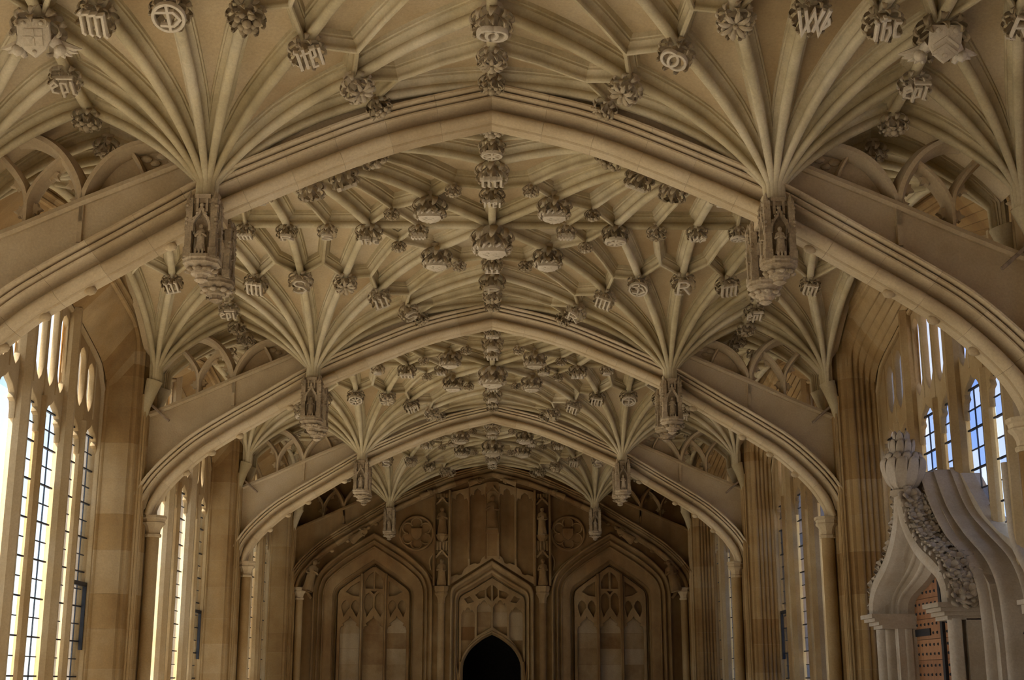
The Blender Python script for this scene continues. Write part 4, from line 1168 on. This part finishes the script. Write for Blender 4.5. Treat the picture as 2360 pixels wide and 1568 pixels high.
for s in (-1, 1):
    for u in (0.115, 0.42, 0.765): put('panel_shaft', line2([(s*u, 3.4 if u > .5 else 3.75), (s*u, 5.05 if u < .6 else 4.95)], ROLL(.016), 'panel_shaft', 'end', w=0.06), we)
    # corner shafts with capitals, niches above
    x = s*0.905
    put('shaft', MB().lathe([(0.062, 0.0), (0.062, 2.99)], 14, Matrix.Translation((x, 0, 0)) @ Matrix.Rotation(-PI/2, 4, 'X') @ Matrix.Diagonal((1, 1, -1, 1)) if False else frame((1,0,0), (0,0,-1), (0,1,0), (x,0,0.06))).make('shaft', 'end'), we)
    put('capital', MB().lathe([(.064, 2.96), (.072, 2.97), (.066, 2.99), (.075, 3.05), (.105, 3.10), (.125, 3.12), (.125, 3.15), (.115, 3.16), (.132, 3.20), (.132, 3.26), (.09, 3.27)], 8, frame((1,0,0), (0,0,-1), (0,1,0), (x,0,0.06)), ph=PI/8).make('capital', 'end', 30), we)
    for u in (-.135, .135): put('niche_side', line2([(x+u, 3.27), (x+u, 4.98)], [(-.022, -.05), (-.022, .11), (0, .13), (.022, .11), (.022, -.05)], 'niche_side', 'end', w=0.02), we)
    for zb in (3.77, 4.72):
        can = MB()
        can.sweep([(x-.11, zb, .09), (x-.06, zb+.05, .10), (x, zb+.12, .11), (x+.06, zb+.05, .10), (x+.11, zb, .09)], W3, [(-.014, -.06), (-.014, .03), (.014, .03), (.014, -.06)])
        can.box((x-.11, zb+.06, 0), (x+.11, zb+.12, .06)); can.box((x-.11, zb+.13, 0), (x+.11, zb+.30 if zb < 4 else zb+.2, .07))
        for q in (-.08, -.03, .03, .08): can.box((x+q-.012, zb+.12, .06), (x+q+.012, zb+.28 if zb < 4 else zb+.2, .10))
        put('niche_canopy', can.make('niche_canopy', 'end', 30), we)
    put('niche_bracket', MB().lathe([(.05, 4.06), (.09, 4.11), (.12, 4.15), (.12, 4.185)], 8, frame((1,0,0), (0,0,-1), (0,1,0), (x,0,0.04)), ph=PI/8).make('niche_bracket', 'end', 30), we)
    # roundel with a shield
    x = s*1.37
    rm = line2(arc(x, 4.21, .30, 0, 360, 30), ROLL(.022), 'roundel_ring', 'end', w=0.03)
    put('roundel_ring', rm, we)
    for i in range(6):
        a = 60*i+30
        put('foil', line2(arc(x+.185*math.cos(math.radians(a)), 4.21+.185*math.sin(math.radians(a)), .095, a-125, a+125, 12), ROLL(.014), 'foil', 'end', w=0.025), we)
    put('shield', plate('shield', [(x-.10, 4.30), (x+.10, 4.30), (x+.10, 4.19), (x+.06, 4.12), (x, 4.08), (x-.06, 4.12), (x-.10, 4.19)], [], .05, 'end', .01, w=0.04), we)
    put('spandrel_moulding', line2([(s*1.06, 3.38), (s*1.25, 3.62), (s*1.60, 3.90)], ROLL(.018), 'spandrel_moulding', 'end', w=0.03), we)
    put('spandrel_moulding', line2(cat([(s*1.06, 3.85), (s*1.12, 3.72), (s*1.10, 3.55)], 4), ROLL(.014), 'spandrel_moulding', 'end', w=0.03), we)
    put('label_arch', line2([(s*3.22, 3.05), (s*3.26, 3.10), (s*3.30, 3.16), (s*3.42, 3.16)], ROLL(.03), 'label_arch', 'end', w=0.05), we)
can = MB()
can.box((-.11, 4.97, 0), (.11, 5.14, .08)); can.sweep([(-.11, 4.93, .09), (-.05, 4.99, .10), (0, 5.05, .11), (.05, 4.99, .10), (.11, 4.93, .09)], W3, [(-.014, -.06), (-.014, .03), (.014, .03), (.014, -.06)])
put('niche_canopy', can.make('niche_canopy', 'end', 30), we)
br = MB(); br.box((-.105, 4.22, 0), (.105, 4.28, .12)); br.box((-.085, 3.80, 0), (.085, 4.22, .07)); br.box((-.12, 4.20, 0), (.12, 4.23, .10))
put('niche_bracket', br.make('niche_bracket', 'end', 30), we)

def stand(x, z, h, seed, label, rot=0.0, w=0.13):
    me = statue_mesh(h, seed, 'end')
    o = put('stone_statue', me, None, EF @ frame((1,0,0), (0,0,-1), (0,1,0), (x, z, w)) @ Matrix.Rotation(rot, 4, 'Y'))
    tag(o, label, 'statue', 'end wall statues')
    put('plinth', MB().lathe([(.17*h, -.03*h), (.18*h, -.015*h), (.17*h, .004*h)], 8, ph=PI/8).make('plinth', 'end', 30), o)
    return o
stand(0.0, 4.285, 0.60, 11, 'robed stone statue in the tall central niche above the doorway')
stand(-0.905, 3.285, 0.46, 12, 'lower robed stone statue on the left shaft capital of the end wall')
stand(0.905, 3.285, 0.46, 13, 'lower robed stone statue on the right shaft capital of the end wall')
stand(-0.905, 4.19, 0.48, 14, 'upper robed stone statue in the left niche beside the door panelling')
stand(0.905, 4.19, 0.48, 15, 'upper robed stone statue in the right niche beside the door panelling')
for s in (-1, 1):
    sdn = 'left' if s < 0 else 'right'
    for (x, z, h, ro, wd) in ((3.27, 3.17, 0.56, 14, 'standing at the foot of the end wall arch'), (2.52, 4.05, 0.42, 52, 'reclining over the blind window head'), (1.30, 4.84, 0.30, 66, 'reclining beside the upper niche canopy'), (0.42, 5.08, 0.30, 74, 'reclining beside the arch crown')):
        o = stand(s*x, z, h, int(x*10)+(s > 0), 'small carved figure %s, on the %s' % (wd, sdn), math.radians(ro)*-s, 0.27)

# ================================================================== carved doorway in the window on the near side of the second arch
PF = F_RIGHT(4.0, 11.13)
po = empty('carved_doorway', PF)
tag(po, 'pale carved stone doorway with ogee hood, crockets and leafy finial', 'doorway', kind='thing')
HOOD = [(1.0, 2.17), (0.98, 2.29), (0.88, 2.40), (0.70, 2.49), (0.50, 2.575), (0.32, 2.68), (0.17, 2.81), (0.07, 2.95), (0.012, 3.14)]
DARC = [(0.75, 2.17), (0.745, 2.22), (0.71, 2.27), (0.62, 2.315), (0.48, 2.35), (0.33, 2.385), (0.19, 2.42), (0.08, 2.455), (0.0, 2.49)]
ho, da = mir(cat(HOOD, 5)), mir(cat(DARC, 5))
put('hood', line2(ho, [(-0.035, -0.25), (-0.05, 0.0), (-0.045, 0.045), (-0.02, 0.065), (0.02, 0.068), (0.05, 0.05), (0.06, 0.02), (0.075, 0.0), (0.08, -0.25)], 'hood', 'portal', w=0.56), po)
put('arch_moulding', loft(ho, da, steps([(0.05, 0.2, 0.50, 0.50, 'h'), (0.2, 0.32, 0.50, 0.49, 'r'), (0.32, 0.5, 0.48, 0.45, 'h'), (0.5, 0.6, 0.45, 0.44, 'r'), (0.6, 0.8, 0.44, 0.41, 'h'), (0.8, 0.92, 0.42, 0.41, 'r'), (0.92, 1.0, 0.41, 0.36, 'l'), (1.0, 1.0, 0.36, 0.25, 'l')]), 0, 'arch_moulding', 'portal'), po)
# crockets along the hood back
hp = cat(HOOD, 5)
crk = MB()
leaf_ring(crk, 5, 0.0, [(0.1, 0.0), (0.5, 0.35), (0.85, 0.5), (1.0, 0.3), (0.85, 0.12)], [0.15, 0.33, 0.38, 0.24, 0.05], 0.1)
leaf_ring(crk, 5, 0.6, [(0.05, 0.2), (0.3, 0.65), (0.55, 0.8), (0.65, 0.6)], [0.1, 0.26, 0.25, 0.05], -0.1)
CRK = crk.make('crocket', 'portal', 85)
for s in (-1, 1):
    for i in range(1, len(hp)-2):
        for j, wv in enumerate((0.38, 0.46, 0.54)):
            if (i+j) % 2: continue
            a = Vector((hp[i+1][0]-hp[i-1][0], hp[i+1][1]-hp[i-1][1], 0)).normalized()
            nrm = Vector((-a.y, a.x, 0)); nrm = nrm if nrm.y > 0 or nrm.x > 0 else -nrm
            if nrm.x < 0: nrm = -nrm
            u = hp[i][0] + nrm.x*0.065; v = hp[i][1] + nrm.y*0.065
            n3 = Vector((nrm.x*s, nrm.y, 0)); t3 = Vector((a.x*s, a.y, 0)); b3 = n3.cross(t3)
            sz = 0.078 + 0.018*math.sin(i*2.3+j)
            put('crocket', CRK, po, frame(t3*sz, b3*sz, n3*sz, (u*s, v, wv)))
# finial
fi = MB()
TF = frame((1,0,0), (0,0,-1), (0,1,0), (0,0,0.54))
fi.lathe([(0.10, 3.10), (0.125, 3.12), (0.125, 3.15), (0.09, 3.16), (0.085, 3.2), (0.12, 3.28), (0.13, 3.36), (0.10, 3.44), (0.06, 3.50), (0.065, 3.56), (0.03, 3.62), (0.005, 3.65)], 12, TF)
put('finial', fi.make('finial', 'portal', 40), po)
for pts, hw, n, ph in (([(.06, 3.15), (.115, 3.20), (.155, 3.28), (.172, 3.36), (.160, 3.41), (.130, 3.41), (.120, 3.38)], [.018, .040, .048, .046, .038, .028, .01], 11, 0.0),
                       ([(.06, 3.24), (.105, 3.30), (.140, 3.37), (.145, 3.43), (.120, 3.46), (.10, 3.43)], [.015, .034, .040, .038, .028, .01], 11, 0.3),
                       ([(.04, 3.38), (.075, 3.45), (.095, 3.52), (.090, 3.57), (.07, 3.57)], [.015, .03, .032, .025, .01], 9, 0.1),
                       ([(.02, 3.48), (.045, 3.56), (.055, 3.62), (.04, 3.65)], [.015, .03, .028, .01], 6, 0.4)):
    for i in range(n):
        lf = MB(); leaf_ring(lf, 1, ph+2*PI*i/n, pts, hw, 0.07, 0.011, TF)
        put('finial_leaf', lf.make('finial_leaf', 'portal', 85), po)
for s in (-1, 1):
    cp = MB()
    for (a, b, z0, z1, w1) in ((.72, 1.00, 2.05, 2.08, .60), (.715, 1.03, 2.08, 2.11, .63), (.71, 1.06, 2.11, 2.14, .665), (.705, 1.08, 2.14, 2.175, .69)):
        cp.box((min(s*a, s*b), z0, .26), (max(s*a, s*b), z1, w1))
    put('capital', cp.make('capital', 'portal', 0), po)
    for (u, w_, r) in ((.96, .54, .050), (.87, .50, .036), (.80, .44, .030), (.755, .38, .026)):
        put('jamb_shaft', line2([(s*u, 0.0), (s*u, 2.06)], ROLL(r), 'jamb_shaft', 'portal', w=w_), po)
    put('jamb_block', MB().box((min(s*.74, s*1.0), 0, .06), (max(s*.74, s*1.0), 2.06, .46)).make('jamb_block', 'portal', 0), po)
    # outer orders sweeping up to the window
    pa = [(1.17, 0.0), (1.17, 1.9), (1.155, 2.08), (1.10, 2.31), (.90, 2.51), (.50, 2.74), (.20, 3.02), (.015, 3.30)]
    pc = [(1.46, 0.0), (1.46, 1.7), (1.45, 2.02), (1.39, 2.28), (1.20, 2.50), (.80, 2.72), (.40, 2.96), (.07, 3.34)]
    qa = [pa[0]] + cat(pa[1:], 6); qc = [pc[0]] + cat(pc[1:], 6)
    pr = [(0.0, 0.04), (0.0, 0.10)] + [(0.08-0.08*math.cos(a), 0.12+0.055*math.sin(a)) for a in [PI*i/8 for i in range(9)]]
    pr += [(0.16+0.26*i/8, 0.10+0.12*(i/8)**2 - 0.12*math.sin(PI*i/8)) for i in range(9)]
    pr += [(0.51-0.09*math.cos(a), 0.25+0.055*math.sin(a)) for a in [PI*i/8 for i in range(9)]]
    pr += [(0.60+0.22*i/8, 0.24+0.09*(i/8)**2 - 0.12*math.sin(PI*i/8)) for i in range(9)]
    pr += [(0.91-0.09*math.cos(a), 0.36+0.055*math.sin(a)) for a in [PI*i/8 for i in range(9)]] + [(1.0, 0.10)]
    put('outer_moulding', loft([(s*u, v) for u, v in qc], [(s*u, v) for u, v in qa], pr, 0, 'outer_moulding', 'portal'), po)
    pts = [(1.60, 0.0), (1.60, 1.8), (1.56, 2.1), (1.44, 2.36), (1.24, 2.58), (1.19, 2.85), (1.18, 3.2)]
    q = [(s*1.60, 0.0)] + cat([(s*u, v) for u, v in pts[1:]], 6)
    put('outer_moulding', line2(q, [(.035*math.cos(PI*i/8), .035*math.sin(PI*i/8)) for i in range(9)] + [(-.035, -.06), (.035, -.06)], 'outer_moulding', 'portal', w=0.13), po)
fill = [(-2.34, 0.0), (2.34, 0.0), (2.34, 1.7), (1.80, 1.85), (1.45, 2.30), (1.18, 2.60), (0.86, 2.72), (0.59, 2.88), (0.36, 3.08), (0.15, 3.28), (-0.15, 3.28), (-0.36, 3.08), (-0.59, 2.88), (-0.86, 2.72), (-1.18, 2.60), (-1.45, 2.30), (-1.80, 1.85), (-2.34, 1.7)]
put('infill_wall', plate('infill_wall', fill, [], 0.16, 'portal', w=0.03), po)
back = [(-1.32, 0)] + [(-1.30, 1.9), (-1.2, 2.3), (-.95, 2.5), (-.55, 2.74), (-.25, 3.0), (0, 3.3), (.25, 3.0), (.55, 2.74), (.95, 2.5), (1.2, 2.3), (1.30, 1.9), (1.32, 0)]
put('infill_wall', plate('infill_wall', back, [[(u*1.01, max(v, .02)) for u, v in [(-.76, 0.02)] + da + [(.76, 0.02)]]], 0.20, 'portal', w=0.24), po)
# oak double door
dr = empty('door_1', PF); tag(dr, 'studded oak double door with black iron straps in the carved doorway', 'door', kind='structure')
zr = [0.0] + [0.25 + 0.17*i for i in range(14)]
for s in (-1, 1):
    for a, b in zip(zr[:-1], zr[1:]):
        put('board', MB().box((min(s*.012, s*.76), a+.002, .262), (max(s*.012, s*.76), b-.002, .30)).make('board', 'oak', 0), dr)
    st = MB()
    for a, b in zip(zr[1:-1], zr[2:]):
        for q in range(7): st.lathe([(.014, 0), (.010, .008), (.002, .012)], 6, Matrix.Translation((s*(.07+q*.105), a+.05, .30))); 
        for q in range(7): st.lathe([(.014, 0), (.010, .008), (.002, .012)], 6, Matrix.Translation((s*(.07+q*.105), a+.125, .30)))
    so = put('iron_studs', st.make('iron_studs', 'iron', 40), dr); so['kind'] = 'stuff'
    put('hinge_strap', MB().box((min(s*.34, s*.76), 1.98, .30), (max(s*.34, s*.76), 2.04, .312)).make('hinge_strap', 'iron', 0), dr)
    put('hinge_strap', MB().box((min(s*.34, s*.76), .75, .30), (max(s*.34, s*.76), .81, .312)).make('hinge_strap', 'iron', 0), dr)
put('cover_strip', MB().box((-.028, 0, .28), (.028, 2.5, .325)).make('cover_strip', 'iron', 0), dr)

# ================================================================== bracket and lantern at the edge of the nearest right pier
bk = MB()
for (a, b, z0, z1) in ((.10, .10, 1.0, 1.98), (.12, .12, 1.98, 2.03), (.15, .15, 2.03, 2.09), (.17, .17, 2.09, 2.12)):
    bk.box((3.62-a, 8.72, z0), (3.70, 8.72+b, z1))
o = put('wall_bracket', bk.make('wall_bracket', 'portal', 0)); tag(o, 'pale stone bracket on the near right pier beside the carved doorway', 'bracket')
ln = empty('iron_lantern', Matrix.Translation((3.47, 8.80, 1.82)) @ Matrix.Diagonal((.45, .45, .45, 1)))
tag(ln, 'small black iron lantern at the pale stone bracket', 'lantern')
put('lantern_body', MB().lathe([(.035, 0.0), (.055, .03), (.06, .16), (.045, .18)], 6).make('lantern_body', 'iron', 30), ln)
put('lantern_cap', MB().lathe([(.075, .18), (.06, .21), (.02, .25), (.012, .28)], 6).make('lantern_cap', 'iron', 30), ln)
put('lantern_arm', MB().tube([(0, 0, .27), (.05, 0, .30), (.14, 0, .28)], .010, 6).make('lantern_arm', 'iron'), ln)
